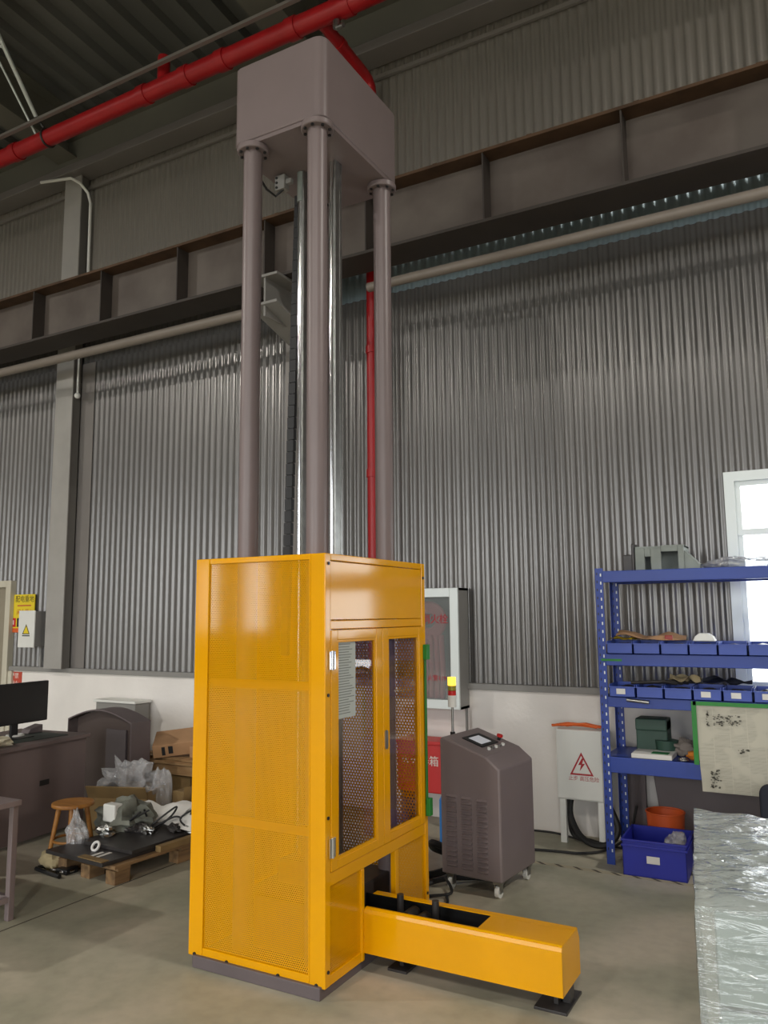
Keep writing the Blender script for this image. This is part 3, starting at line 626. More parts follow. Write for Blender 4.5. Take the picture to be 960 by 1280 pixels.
# ================================================================ WALL BOXES ON THE RIGHT
hc = thing('fire_hose_cabinet', 'aluminium framed fire hose cabinet with glass door on the corrugated wall', 'cabinet', (-2.98, 6.1, .9))
HX0, HX1, HZ0, HZ1, HY = -3.30, -2.655, .905, 1.89, 6.0
obj('case', MB().box(HX0, HX0+.02, HY+.02, 6.225, HZ0, HZ1).box(HX1-.02, HX1, HY+.02, 6.225, HZ0, HZ1).box(HX0, HX1, HY+.02, 6.225, HZ1-.02, HZ1).box(HX0, HX1, HY+.02, 6.225, HZ0, HZ0+.02).box(HX0, HX1, 6.21, 6.225, HZ0, HZ1), m_midgrey, hc)
dfm = obj('door', MB().box(HX0, HX0+.075, HY, HY+.025, HZ0, HZ1).box(HX1-.075, HX1, HY, HY+.025, HZ0, HZ1).box(HX0+.075, HX1-.075, HY, HY+.025, HZ1-.075, HZ1).box(HX0+.075, HX1-.075, HY, HY+.025, HZ0, HZ0+.075), m_alum, hc, bevel=.004)
obj('pane', MB().box(HX0+.075, HX1-.075, HY+.012, HY+.016, HZ0+.075, HZ1-.075), m_cabglass, dfm)
hr = MB()
for k in range(7): hr.torus((0, 0, 0), .15-.012*k, .017, Matrix.Translation((-2.98, 6.12, 1.62)) @ Matrix.Rotation(PI/2, 4, 'X'))
obj('hose_coil', hr, mat('faded_red_hose', s(190, 110, 112), .7), hc, smooth=True)
hs = MB()
for k in range(5): hs.tube([(-3.06+.05*k, 6.11+.01*(k % 2), 1.5), (-3.05+.052*k, 6.1, 1.2), (-3.06+.05*k, 6.12, .98)], .024, 10)
obj('hanging_hose', hs, MATS['faded_red_hose'], hc, smooth=True)
text_mesh('lettering', '消火栓', .085, face_m((-2.87, HY+.010, 1.63)), m_redink, hc, space=.9)
text_mesh('lettering', '火警119', .05, face_m((-2.86, HY+.010, 1.15)), m_redink, hc)
obj('bracket_pipe', MB().cyl(-2.66, 6.15, .35, .905, .012, 8), m_midgrey, hc)
sbx = thing('switch_box', 'pale grey electrical switch box on legs with red lightning triangle', 'box', (-1.68, 6.06, 0))
BX = (-1.855, -1.5)
obj('case', MB().box(BX[0], BX[1], 5.95, 6.17, .31, .815), m_pale, sbx, bevel=.008)
obj('door_panel', MB().box(BX[0]+.012, BX[1]-.012, 5.943, 5.95, .32, .805), m_pale, sbx, bevel=.003)
for xx in (BX[0]+.012, BX[1]-.06):
    obj('leg', MB().box(xx, xx+.045, 5.96, 5.99, 0, .31), m_pale, sbx)
    obj('leg', MB().box(xx, xx+.045, 6.13, 6.16, 0, .31), m_pale, sbx)
tri = MB(); tri_frame(tri, -1.665, .575, 5.943, .175, .165, .22); obj('warning_triangle', tri, m_redink, sbx)
obj('lightning_bolt', MB().prism([(-1.66, .615), (-1.69, .565), (-1.668, .567), (-1.68, .522), (-1.638, .578), (-1.66, .575), (-1.648, .613)], 5.942, 5.943, 'y'), m_redink, sbx)
text_mesh('lettering', '止步 高压危险', .036, face_m((-1.652, 5.9425, .467)), m_redink, sbx)
for zz_ in (.38, .56, .72): obj('door_hinge', MB().box(BX[1]-.006, BX[1]+.006, 5.938, 5.955, zz_-.022, zz_+.022), m_steel, sbx)
oc = MB()
for k in range(9):
    o_ = random.uniform(-.03, .03)
    oc.tube([(-1.90-.0*k+k*.012, 5.99+o_, .832+.002*k), (-1.78, 6.0+o_*.6, .836+random.uniform(0, .02)), (-1.64, 6.0+o_, .842+random.uniform(0, .022)), (-1.545+random.uniform(-.02, .02), 6.02+o_, .834)], .009, 8)
tag(obj('orange_cord_bundle', oc, m_orange, smooth=True), 'orange cord bundle lying on top of the grey switch box', 'cord')
rb = thing('extinguisher_box', 'red fire extinguisher box on a stand behind the machine', 'box', (-2.96, 6.0, 0))
obj('case', MB().box(-3.18, -2.765, 5.90, 6.14, .255, .645), m_redp, rb, bevel=.01); obj('lid', MB().box(-3.19, -2.755, 5.892, 6.145, .63, .66), m_redp, rb, bevel=.006)
text_mesh('lettering', '灭火器箱', .085, face_m((-2.972, 5.898, .50)), m_whiteink, rb)
for xx in (-3.16, -2.80): obj('stand_leg', MB().box(xx, xx+.03, 5.93, 6.12, 0, .255), m_greyd, rb)
bc = thing('blue_canister', 'bright blue plastic canister standing behind the control cabinet', 'canister', (-2.535, 5.5, 0))
obj('body', MB().tube([(-2.535, 5.5, 0), (-2.535, 5.5, .02), (-2.535, 5.5, .32), (-2.535, 5.5, .345), (-2.535, 5.5, .36)], [.05, .072, .072, .06, .03], 20), m_bright_blue, bc, smooth=True)
obj('cap', MB().cyl(-2.535, 5.5, .36, .385, .026), m_dark, bc, smooth=True)
# hazard dashes on the floor
fm = thing('floor_hazard_tape', 'worn hazard tape line with dark dashes on the floor before the blue rack', 'tape', (-1.3, 5.4, 0))
obj('tape_strip', MB().box(-2.0, -.8, 5.385, 5.435, .0003, .001), mat('worn_tape', s(160, 152, 130), .8), fm)
for k in range(9):
    xx = -1.86+.125*k
    obj('dash', MB().prism([(xx, 5.432), (xx+.055, 5.388), (xx+.085, 5.388), (xx+.03, 5.432)], .001, .0016, 'z'), mat('worn_black_dash', s(74, 68, 60), .8) if k == 0 else MATS['worn_black_dash'], fm)

# ================================================================ STORAGE RACK
RX0, RX1, RY0, RY1 = -1.42, 0.62, 5.60, 6.06
rk = thing('storage_rack', 'blue bolted steel storage rack with four shelf levels by the window', 'shelf', (-.4, 5.83, 0))
def post(x, y, front):
    sgn = 1 if x < 0 else -1
    p = obj('post', MB().box(min(x, x+sgn*.055), max(x, x+sgn*.055), y-.002, y+.002, 0, 1.985).box(min(x, x+sgn*.003), max(x, x+sgn*.003), min(y, y+front*.05), max(y, y+front*.05), 0, 1.985), m_blue, rk)
    hl = MB()
    for k in range(34):
        z = .08+.056*k; hl.box(x+sgn*.035, x+sgn*.043, y-.0028, y+.0028, z, z+.020)
    obj('post_slots', hl, m_alum, p, stuff=True)
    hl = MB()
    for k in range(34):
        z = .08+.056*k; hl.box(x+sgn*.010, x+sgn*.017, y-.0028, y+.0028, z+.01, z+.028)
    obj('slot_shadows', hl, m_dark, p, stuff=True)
post(RX0, RY0, 1); post(RX1, RY0, 1); post(RX0, RY1, -1); post(RX1, RY1, -1)
LV = [(1.965, 1.885), (1.395, 1.315), (1.105, 1.035), (.705, .60)]
for zt, zb in LV:
    obj('front_beam', MB().box(RX0+.05, RX1-.05, RY0-.006, RY0+.03, zb, zt), m_blue, rk, bevel=.004); obj('rear_beam', MB().box(RX0+.05, RX1-.05, RY1-.03, RY1+.006, zb, zt), m_blue, rk, bevel=.004)
    obj('shelf_deck', MB().box(RX0+.01, RX1-.01, RY0+.002, RY1-.002, zt-.012, zt), m_blue, rk)
    for xx in (RX0+.004, RX1-.034): obj('end_beam', MB().box(xx, xx+.03, RY0+.03, RY1-.03, zb+.02, zt-.012), m_blue, rk)
obj('tape_strip', MB().box(RX0+.02, RX0+.16, RY0-.009, RY0-.0065, 1.345, 1.36, Matrix.Translation((0, 0, 0))), m_green, rk, label='green tape scrap on the second beam')
# blue bins, two rows
def make_bin(x, z, label, group, lab):
    w_, d_, h_ = .172, .24, .085; y = RY0-.03
    t = thing('storage_bin', label, 'bin', (x, y, z), 0, group)
    q = MB().prism([(0, 0), (w_, 0), (w_, .004), (0, .004)], 0, d_, 'y')
    b = MB().box(0, w_, 0, d_, 0, .004).box(0, .004, 0, d_, 0, h_).box(w_-.004, w_, 0, d_, 0, h_).box(0, w_, d_-.004, d_, 0, h_).box(0, w_, 0, .004, 0, h_*.82).box(-.002, w_+.002, -.006, .002, h_*.76, h_*.84)
    obj('body', b, m_bin, t, world=False)
    if lab: obj('paper_label', MB().box(w_*.28, w_*.62, -.002, 0, .02, .056), m_paper, t, world=False, label='white paper label')
    obj('contents', MB().blob((w_/2, d_/2, .035), (w_*.42, d_*.42, .035), .3, x*9+z, 10, 7, False, 3), m_darksteel, t, world=False, stuff=True)
    return t
ORD = ['first', 'second', 'third', 'fourth', 'fifth', 'sixth', 'seventh', 'eighth', 'ninth', 'tenth', 'eleventh']
for k in range(10):
    x = -1.352+.178*k
    lab = 'bluish translucent lighter' if k == 4 else 'blue plastic'
    b_ = make_bin(x, 1.397, f'{lab} parts bin, {ORD[k]} from the left in the upper row of the rack', 'blue bins in the upper row', False)
for k in range(10):
    x = -1.348+.18*k
    make_bin(x, 1.107, f'blue plastic parts bin {"with paper label" if k in (0, 3, 4, 5) else "without label"}, {ORD[k]} from the left in the lower row', 'blue bins in the lower row', k in (0, 3, 4, 5))
# things on the rack
hb = thing('cast_housing', 'grey cast metal housing with arched cut-outs on top of the rack', 'casting', (-1.0, 5.75, 1.965))
hz = 1.965
def arch(cx, w, h, n=8): return [(cx+w/2, 0)]+[(cx+w/2*math.cos(PI*i/n), h-w/2+w/2*math.sin(PI*i/n)) for i in range(n+1)]+[(cx-w/2, 0)]
front = [(-1.145, 0), (-1.145, .165), (-1.10, .165), (-1.10, .155), (-1.02, .165), (-.845, .17), (-.845, 0)]
hole1 = arch(-1.075, .04, .095)[::-1]; 
obj('front_plate', MB().box(-1.16, -1.095, 5.70, 5.72, hz, hz+.155).box(-1.055, -.985, 5.70, 5.72, hz, hz+.155).box(-1.095, -1.055, 5.70, 5.72, hz+.095, hz+.155).box(-.875, -.835, 5.70, 5.72, hz, hz+.17).box(-.985, -.875, 5.70, 5.72, hz+.125, hz+.17), m_cast, hb, bevel=.004)
obj('case', MB().box(-1.16, -.835, 5.90, 5.93, hz, hz+.165).box(-1.16, -.835, 5.72, 5.93, hz+.155, hz+.168).box(-.85, -.835, 5.72, 5.9, hz, hz+.165), m_cast, hb)
obj('side_lug', MB().prism([(-.835, hz), (-.74, hz), (-.74, hz+.03), (-.835, hz+.13)], 5.72, 5.9, 'y'), m_cast, hb)
obj('motor_end', MB().box(-1.25, -1.175, 5.72, 5.88, hz, hz+.115).box(-1.185, -1.165, 5.70, 5.9, hz, hz+.19), m_darksteel, hb, bevel=.006)
tag(obj('film_heap', MB().blob((-.47, 5.78, 1.99), (.22, .15, .04), .7, 3.3, 30, 14, True, 3.5), m_bag, smooth=False), 'crumpled clear plastic film on top of the rack before the window', 'film')
def sheet(name, label, cat, c, w, d, m, amp, rz=0, seed=0, tilt=(0, 0), nx=12, ny=10, base=None):
    mb = MB(); vs = []; M = Matrix.Translation(c) @ Matrix.Rotation(rz, 4, 'Z')
    for lay in (0, 1):
        for j in range(ny+1):
            for i in range(nx+1):
                u, v = i/nx-.5, j/ny-.5; h = amp*(.5+.9*noise.noise(Vector((u*3+seed, v*3, seed*2))))+u*tilt[0]+v*tilt[1]
                vs.append((u*w, v*d, max(h, 0.001)+lay*.002))
    n = (nx+1)*(ny+1); fs = []
    for j in range(ny):
        for i in range(nx):
            a = j*(nx+1)+i; fs += [(a, a+1, a+nx+2, a+nx+1), (a+n, a+nx+1+n, a+nx+2+n, a+1+n)]
    mb.add(vs, fs, M); return tag(obj(name, mb, m, smooth=True), label, cat)
sheet('kraft_paper', 'brown kraft paper sheet heaped over the bins at left on the second shelf', 'paper', (-1.10, 5.82, 1.485), .46, .28, m_card, .05, .1, 2.2, (-.02, 0.02))
sheet('yellow_folder', 'small yellow folder beside brown paper on the second shelf', 'folder', (-1.27, 5.74, 1.484), .16, .12, m_yelprint, .02, -.2, 4)
tag(obj('red_clip', MB().box(-.99, -.94, 5.70, 5.73, 1.486, 1.52), mat('rust_red_plastic', s(150, 60, 52), .5), bevel=.006), 'small rust-red clip at the right end of brown paper', 'clip')
tag(obj('foam_lump', MB().prism([(-.80, 1.484), (-.66, 1.484), (-.675, 1.515), (-.705, 1.535), (-.76, 1.535), (-.785, 1.515)], 5.62, 5.72, 'y'), m_pale, bevel=.006), 'pale green trapezoid block lying on the upper row of bins', 'block')
pl2 = MB()
for k in range(5): pl2.tube([(-1.22+.05*k, 5.66+.04*k, 1.196), (-1.0+.03*k, 5.68+.03*k, 1.21), (-.93+.03*k, 5.72+.04*k, 1.196)], .011, 8)
tag(obj('tool_bundle', pl2, m_darksteel, smooth=True), 'bundle of dark metal rods lying over the lower bins', 'rods')
sheet('crumpled_bag', 'crumpled beige bag lying over the lower bins', 'bag', (-.88, 5.78, 1.196), .2, .16, m_beige, .06, 0, 5.1)
sheet('dark_sleeve', 'dark folded cloth on the lower bins by the window', 'cloth', (-.62, 5.78, 1.196), .3, .16, m_navy, .05, 0.1, 8.1)
tag(obj('steel_bar', MB().tube([(-1.235, RY0-.022, 1.09), (-1.09, RY0-.022, 1.078)], .012, 12), m_steel, smooth=True), 'short bright steel bar taped to the third beam of the rack', 'bar')
wbx = thing('paper_stack', 'stack of white printed paper on the fourth shelf', 'paper', (-1.1, 5.68, .705))
obj('sheets', MB().box(-1.23, -.97, 5.61, 5.82, .705, .735), m_paper, wbx, bevel=.002); obj('green_print', MB().box(-1.11, -1.0, 5.65, 5.74, .735, .7362), m_greenprint, wbx)
tag(obj('green_case', MB().box(-1.24, -1.03, 5.84, 6.0, .705, .93).box(-1.24, -1.03, 5.82, 6.0, .86, .94), mat('dark_green_plastic', s(46, 74, 62), .5), bevel=.008), 'dark green plastic case at the back of the fourth shelf', 'case')
tag(obj('green_tub', MB().cyl(-1.04, 5.86, .705, .80, .07, 20, .078), MATS['dark_green_plastic'], smooth=True), 'low dark green tub behind the paper stack', 'tub')
tag(obj('grey_sack', MB().blob((-.9, 5.85, .755), (.09, .08, .055), .4, 6.2), mat('grey_sack_cloth', s(120, 112, 106), .85), smooth=True), 'small grey sack on the fourth shelf', 'sack')
tag(obj('orange_pouch', MB().blob((-.82, 5.68, .735), (.06, .05, .03), .35, 2.9), mat('orange_cloth', s(208, 128, 44), .7), smooth=True), 'small orange pouch on the fourth shelf beside newspaper', 'pouch')
tr_ = tag(obj('wire_ring', MB().torus((-.90, 5.64, .712), .03, .004).torus((-.905, 5.645, .719), .026, .004), m_steel, smooth=True), 'small coiled steel wire ring on the edge of the fourth shelf', 'wire')
# hanging newspaper
npg = thing('newspaper_sheet', 'newspaper page taped with green tape to hang from the third beam', 'newspaper', (-.6, 5.57, .535))
vs = []; nx, nz = 16, 12
NX0, NX1, NZ0, NZ1 = -.805, -.19, .535, 1.083
for lay in (0, 1):
    for j in range(nz+1):
        for i in range(nx+1):
            u, v = i/nx, j/nz; yy = 5.583-.008*noise.noise(Vector((u*4, v*4, 2)))*(1-v)*2-.012*math.sin(v*2*PI)*(.3)
            vs.append((NX0+.02*(1-v)+(NX1-NX0)*u-.0*v, yy-lay*.0012, NZ0+(NZ1-NZ0)*v))
n_ = (nx+1)*(nz+1); fs = []
for j in range(nz):
    for i in range(nx):
        a = j*(nx+1)+i; fs += [(a, a+1, a+nx+2, a+nx+1), (a+n_, a+nx+1+n_, a+nx+2+n_, a+1+n_)]
nw = obj('page', MB().add(vs, fs), m_news, npg, smooth=True); set_uv(nw, lambda co, nn: (co.x, co.z))
obj('tape_strip', MB().box(-.815, -.19, 5.570, 5.573, 1.075, 1.10), m_green, npg); obj('tape_strip', MB().box(-.825, -.795, 5.570, 5.573, .70, 1.10), m_green, npg)
ph = MB(); rng = random.Random(3)
for cx, cz, w_, h_, n2 in ((-.62, .985, .16, .07, 60), (-.53, .80, .06, .025, 14), (-.705, .62, .06, .12, 50), (-.735, .99, .01, .12, 14)):
    for k in range(n2):
        xx = cx+rng.uniform(-w_/2, w_/2); zz_ = cz+rng.uniform(-h_/2, h_/2); d = rng.uniform(.003, .009)
        ph.box(xx, xx+d*1.5, 5.5672, 5.5678, zz_, zz_+d)
obj('printed_picture', ph, mat('grey_ink', s(96, 94, 86), .85), npg, stuff=True)
tag(obj('navy_chair_back', MB().prism(roundrect(-.445, -.06, .0, .64, .06), 5.42, 5.47, 'y'), m_navy, bevel=.015), 'dark navy padded panel of a chair before the newspaper at right edge', 'chair')
# below the rack
gp = thing('grey_equipment_case', 'dark grey metal equipment case on the floor behind the rack', 'case', (-.3, 6.12, 0))
obj('panel', MB().prism([(-1.12, .0), (.9, .0), (.9, .56), (-1.19, .56)], 6.08, 6.17, 'y'), m_greyd, gp, bevel=.006)
tag(obj('leaning_board', MB().box(-1.44, -1.25, 6.12, 6.16, 0, .6), m_greyd, bevel=.004), 'narrow dark grey board leaning on the wall behind the rack post', 'board')
CR = (-1.085, 5.62, 0); bcx = thing('blue_crate', 'royal blue plastic crate with white label on the floor under the rack', 'crate', CR, math.radians(2))
cw, cd, chh = .195, .19, .225
bc_ = MB().box(-cw, cw, -cd, cd, 0, .006)
for (a, b, c, d) in ((-cw, cw, -cd, -cd+.006), (-cw, cw, cd-.006, cd), (-cw, -cw+.006, -cd, cd), (cw-.006, cw, -cd, cd)): bc_.box(a, b, c, d, 0, chh)
obj('body', bc_, m_crate, bcx, world=False)
rm = MB()
for zz_ in (chh-.012, chh-.045): rm.box(-cw-.008, cw+.008, -cd-.008, -cd, zz_, zz_+.012).box(-cw-.008, cw+.008, cd, cd+.008, zz_, zz_+.012).box(-cw-.008, -cw, -cd, cd, zz_, zz_+.012).box(cw, cw+.008, -cd, cd, zz_, zz_+.012)
obj('rim', rm, m_crate, bcx, world=False, bevel=.002)
obj('paper_label', MB().box(-.045, .035, -cd-.0095, -cd-.008, .09, .135).box(-.04, .03, -cd-.010, -cd-.0095, .10, .104), m_paper, bcx, world=False, label='white label')
tag(obj('clear_bag', MB().blob((-.97, 5.62, .17), (.07, .1, .075), .4, 4.4), m_bag, smooth=False), 'clear plastic bag stuffed in the right side of the blue crate', 'bag')
ob = MB().tube([(-1.09, 5.945, .0), (-1.09, 5.945, .02), (-1.09, 5.945, .30)], [.105, .11, .128], 28, cap=False); ob.torus((-1.09, 5.945, .30), .128, .006)
ob.tube([(-1.09, 5.945, .004), (-1.09, 5.945, .012)], .106, 28)
tag(obj('orange_tub', ob, m_tub, smooth=True), 'round dull orange plastic tub behind the blue crate', 'tub')

# ================================================================ WRAPPED PALLET LOAD (near right)
WA, WB_ = (-.522, 3.445), (-.372, 2.374)
wrz = math.atan2(WB_[0]-WA[0], WA[1]-WB_[1])
wl = thing('wrapped_load', 'stretch-wrapped pallet load of grey cartons in the near right corner', 'pallet load', (WA[0], WA[1], 0), wrz)
WW, WD, WH = 0.95, math.hypot(WB_[0]-WA[0], WB_[1]-WA[1]), .90
cg = mat('grey_carton', s(150, 160, 158), .7, 0, .06, 6)
for ix in range(4):
    for iz in range(3):
        for iy in (0, 1):
            obj('carton', MB().box(.05+ix*.222, .05+ix*.222+.202, -WD+.04+iy*.45, -WD+.04+iy*.45+.43, .13+iz*.25, .13+iz*.25+.238), cg, wl, world=False, bevel=.004)
obj('pallet_base', MB().box(.03, .93, -WD+.03, -.12, .09, .12), m_wood, wl, world=False)
for xx in (.03, .43, .83): obj('pallet_runner', MB().box(xx, xx+.1, -WD+.03, -.12, 0, .09), m_wood, wl, world=False)
fmv = MB()
def film_patch(fn, nu, nv):
    vs = [fn(i/nu, j/nv) for j in range(nv+1) for i in range(nu+1)]
    fmv.add(vs, [(j*(nu+1)+i, j*(nu+1)+i+1, (j+1)*(nu+1)+i+1, (j+1)*(nu+1)+i) for j in range(nv) for i in range(nu)])
def wr(a, b, c): return noise.noise(Vector((a, b, c)))
def ridg(a, b, c): return 1-abs(noise.noise(Vector((a, b, c))))*2
BK = -.24   # the rear edge of the load is not square to its left side
def edge_y(u): return BK*u*WW
film_patch(lambda u, v: (u*WW+.006*wr(u*9, v*9, 3), -WD+v*(WD+edge_y(u)), WH+.007*ridg(u*5+v*8, v*16-u*10, 1)+.01*wr(u*4, v*4, 0)-.02*(1-min(1, v*12))**2), 64, 60)
obj('top_film', fmv, m_film, wl, world=False, smooth=True, label='wrinkled clear film over the top')
fmv = MB()
film_patch(lambda u, v: (u*WW, -WD-.004+.009*ridg(u*3+v*2, v*22, 4)-.012*(v < .5), .06+v*(WH-.07)), 60, 50)
film_patch(lambda u, v: (-.004+.006*ridg(u*3, v*22, 9)+.012*max(0, .75-v), -WD+u*WD, .06+v*(WH-.065)), 50, 44)
film_patch(lambda u, v: (WW+.004-.006*ridg(u*3, v*22, 9), -WD+u*(WD+edge_y(1)), .06+v*(WH-.065)), 20, 24)
film_patch(lambda u, v: (u*WW, edge_y(u)+.004-.006*ridg(u*3, v*22, 5), .06+v*(WH-.065)), 20, 24)
obj('wrap_film', fmv, m_film2, wl, world=False, smooth=True, label='wrinkled clear stretch film')

# ================================================================ LEFT SIDE
def yellow_sign():
    t = thing('wall_sign', 'yellow electrical safety sign on the wall above the small box', 'sign', (-8.42, 6.2, 1.60))
    X, Y_, Z_ = -8.40, 6.205, 1.79
    obj('board', MB().box(X-.21, X+.21, Y_, Y_+.01, Z_-.29, Z_+.16), m_yelprint, t)
    obj('orange_strip', MB().box(X-.21, X+.21, Y_-.002, Y_, Z_-.29, Z_-.24), mat('orange_print', s(212, 96, 40), .6), t)
    text_mesh('lettering', '配电重地', .085, face_m((X+.03, Y_-.001, Z_+.10)), m_blackink, t)
    text_mesh('lettering', '闲人莫入', .075, face_m((X+.04, Y_-.001, Z_-.055)), m_redprint, t)
    obj('text_line', MB().box(X-.10, X+.15, Y_-.001, Y_, Z_+.02, Z_+.034), m_redprint, t)
    for k, m in enumerate((m_redp, m_blackink, m_greenprint, m_redprint)):
        obj('pictogram', MB().box(X-.20+.105*k, X-.115+.105*k, Y_-.001, Y_, Z_-.225, Z_-.12), m, t)
        obj('pictogram_mark', MB().box(X-.165+.105*k, X-.15+.105*k, Y_-.002, Y_-.001, Z_-.20, Z_-.145), m_whiteink, t)
yellow_sign()
eb_ = thing('distribution_box', 'pale grey distribution box with yellow warning triangle on the wall at left', 'box', (-8.12, 6.0, 1.36))
obj('case', MB().box(-8.22, -7.95, 6.045, 6.225, 1.345, 1.745), m_midgrey, eb_, bevel=.004)
obj('door_panel', MB().box(-8.225, -7.945, 6.03, 6.045, 1.335, 1.755), m_pale, eb_, bevel=.003)
wt = MB().prism([(-8.15, 1.485), (-8.02, 1.485), (-8.085, 1.60)], 6.0285, 6.03, 'y'); obj('warning_triangle', wt, m_yelprint, eb_)
wt = MB(); tri_frame(wt, -8.085, 1.5425, 6.0285, .13, .115, .25); obj('triangle_border', wt, m_blackink, eb_)
obj('warning_text', MB().box(-8.15, -8.02, 6.0285, 6.03, 1.462, 1.474), m_blackink, eb_)
obj('cable_drop', MB().cyl(-8.02, 6.19, 1.1, 1.345, .015, 8), m_midgrey, eb_)
rs = thing('red_notice', 'small red square notice on the white wall below the door jamb', 'sign', (-8.5, 6.19, .92))
obj('board', MB().box(-8.595, -8.345, 6.195, 6.2, .85, 1.04), m_redprint, rs); text_mesh('lettering', '严禁', .07, face_m((-8.47, 6.1945, .99)), m_whiteink, rs); text_mesh('lettering', '烟火', .07, face_m((-8.47, 6.1945, .90)), m_whiteink, rs)
# desk with monitor
DK = (-5.40, 4.64, 0); drz = math.radians(6)
dk = thing('computer_desk', 'mauve grey desk with closed modesty panel at the left edge', 'desk', DK, drz)
def DL(n, b, m=m_desk, bv=.004, **k): return obj(n, MB().box(*b), m, dk, bevel=bv, world=False, **k)
DL('desktop', (-.75, .03, -1.5, .02, .70, .73)); DL('modesty_panel', (-.02, 0, -1.48, 0, .03, .70)); DL('side_panel', (-.72, -.02, -.02, 0, .0, .70)); DL('side_panel', (-.72, -.02, -1.48, -1.46, .0, .70))
DL('cable_hole', (0, .004, -.47, -.38, .40, .44), m_dark, 0)
mo = thing('computer_monitor', 'black computer monitor standing on the mauve desk', 'monitor', (-5.68, 4.19, .73), math.radians(4))
mo_l = lambda n, mb, m, **k: obj(n, mb, m, mo, world=False, **k)
mo_l('screen', MB().box(-.02, .015, -.30, .29, .11, .43), m_dark, bevel=.006); mo_l('display_glass', MB().box(.015, .0165, -.285, .275, .13, .42), mat('off_screen_glass', s(12, 13, 14), .3))
mo_l('stand_neck', MB().box(-.035, -.01, -.035, .025, .012, .2), m_dark); mo_l('stand_foot', MB().box(-.1, .09, -.12, .1, 0, .012), m_dark, bevel=.004)
tag(obj('desk_mat', MB().box(-5.78, -5.45, 3.55, 4.5, .73, .736, None), m_matgr, bevel=.002), 'dark green mat lying on the desk under the monitor', 'mat')
tag(obj('glove_pile', MB().blob((-5.43, 3.80, .765), (.08, .13, .04), .5, 8.8).blob((-5.48, 3.92, .755), (.05, .06, .03), .5, 3.8), m_glove, smooth=True), 'off-white cotton gloves crumpled on the desk below the monitor', 'gloves')
tag(obj('desk_phone', MB().prism([(4.36, .736), (4.50, .736), (4.50, .80), (4.38, .77)], -5.86, -5.76, 'x'), m_greyd, bevel=.006), 'small grey device on the desk beside the monitor', 'device')
tag(obj('wire_heap', MB().torus((-5.72, 3.92, .752), .07, .014).torus((-5.71, 3.93, .770), .06, .013), m_pale, smooth=True), 'coiled pale cable on the desk left of the monitor stand', 'cable')
tag(obj('wire_heap', MB().torus((-5.73, 4.22, .744), .06, .012), m_pale, smooth=True), 'small coiled pale cable on the desk right of the monitor stand', 'cable')
# arched console, grey cabinet at the wall
cs = thing('arched_console', 'dark mauve equipment hood with arched top behind the desk', 'console', (-5.86, 5.5, 0))
n = 14; xa, xb = -6.31, -5.48
arc = [(xb-(xb-xa)*i/n, .735+.10*math.sin(PI*i/n)) for i in range(n+1)]
obj('hood_shell', MB().prism([(xb, 0)]+arc+[(xa, 0), (xa+.01, 0)]+[(x+(0.01 if i == n else (-.01 if i == 0 else 0)), z-.012) for i, (x, z) in reversed(list(enumerate(arc)))]+[(xb-.01, 0)], 5.20, 5.43, 'y'), m_greyd, cs)
obj('back_panel', MB().prism([(xb-.02, 0)]+[(x, z-.02) for x, z in arc[1:-1]]+[(xa+.02, 0)], 5.27, 5.30, 'y'), mat('dark_brown_paint', s(74, 62, 58), .6), cs)
obj('inner_panel', MB().box(-5.85, -5.60, 5.25, 5.268, 0, .66), mat('dark_blue_grey', s(84, 77, 79), .5), cs)
gw = thing('wall_cabinet', 'light grey low cabinet against the white wall behind the arched hood', 'cabinet', (-6.45, 6.08, 0))
obj('body', MB().box(-6.82, -6.25, 5.97, 6.17, 0, .79), m_midgrey, gw, bevel=.006); obj('top', MB().box(-6.84, -6.23, 5.95, 6.18, .79, .815), m_pale, gw, bevel=.004)
# stack of planks and cartons
tag(obj('base_carton', MB().box(-5.75, -5.10, 5.55, 6.05, 0, .255), m_cardd, bevel=.006), 'brown carton at the bottom of the plank stack', 'carton')
PLK = [((-5.80, -4.75, 5.52, 5.64, .257, .345), 0), ((-5.82, -4.7, 5.66, 5.80, .257, .345), 0), ((-5.78, -4.72, 5.86, 6.0, .257, .345), 0), ((-5.85, -4.8, 5.5, 5.75, .347, .372), .03), ((-5.7, -4.72, 5.55, 5.8, .374, .395), -.05), ((-5.9, -4.75, 5.78, 6.05, .347, .372), -.02)]
PN = ['front thick plank in the lower layer', 'middle thick plank in the lower layer', 'rear thick plank in the lower layer', 'front thin board in the upper layer', 'topmost thin board', 'rear thin board in the upper layer']
for (b, a), nm in zip(PLK, PN):
    cx, cy = (b[0]+b[1])/2, (b[2]+b[3])/2; R = Matrix.Translation((cx, cy, 0)) @ Matrix.Rotation(a, 4, 'Z') @ Matrix.Translation((-cx, -cy, 0))
    tag(obj('wooden_plank', MB().box(*b, R), m_wood, bevel=.003), f'pale timber plank, {nm} under the cartons', 'plank', 'planks under the cartons')
cb1 = thing('cardboard_carton', 'tilted brown carton with black print on top of the planks', 'carton', (-5.40, 5.70, .398), math.radians(38))
Rt = Matrix.Translation((0, 0, .0)) @ Matrix.Rotation(math.radians(-19), 4, 'Y')
obj('box', MB().box(-.20, .20, -.15, .17, .0, .12, Matrix.Translation((0, 0, .052)) @ Matrix.Rotation(math.radians(16), 4, 'X') @ Matrix.Rotation(math.radians(-6), 4, 'Y')), m_card, cb1, world=False, bevel=.004)
obj('black_print', MB().box(-.12, -.09, -.153, -.15, .02, .10, Matrix.Translation((0, 0, .052)) @ Matrix.Rotation(math.radians(16), 4, 'X') @ Matrix.Rotation(math.radians(-6), 4, 'Y')).box(-.06, -.02, -.153, -.15, .03, .10, Matrix.Translation((0, 0, .052)) @ Matrix.Rotation(math.radians(16), 4, 'X') @ Matrix.Rotation(math.radians(-6), 4, 'Y')), m_blackink, cb1, world=False)
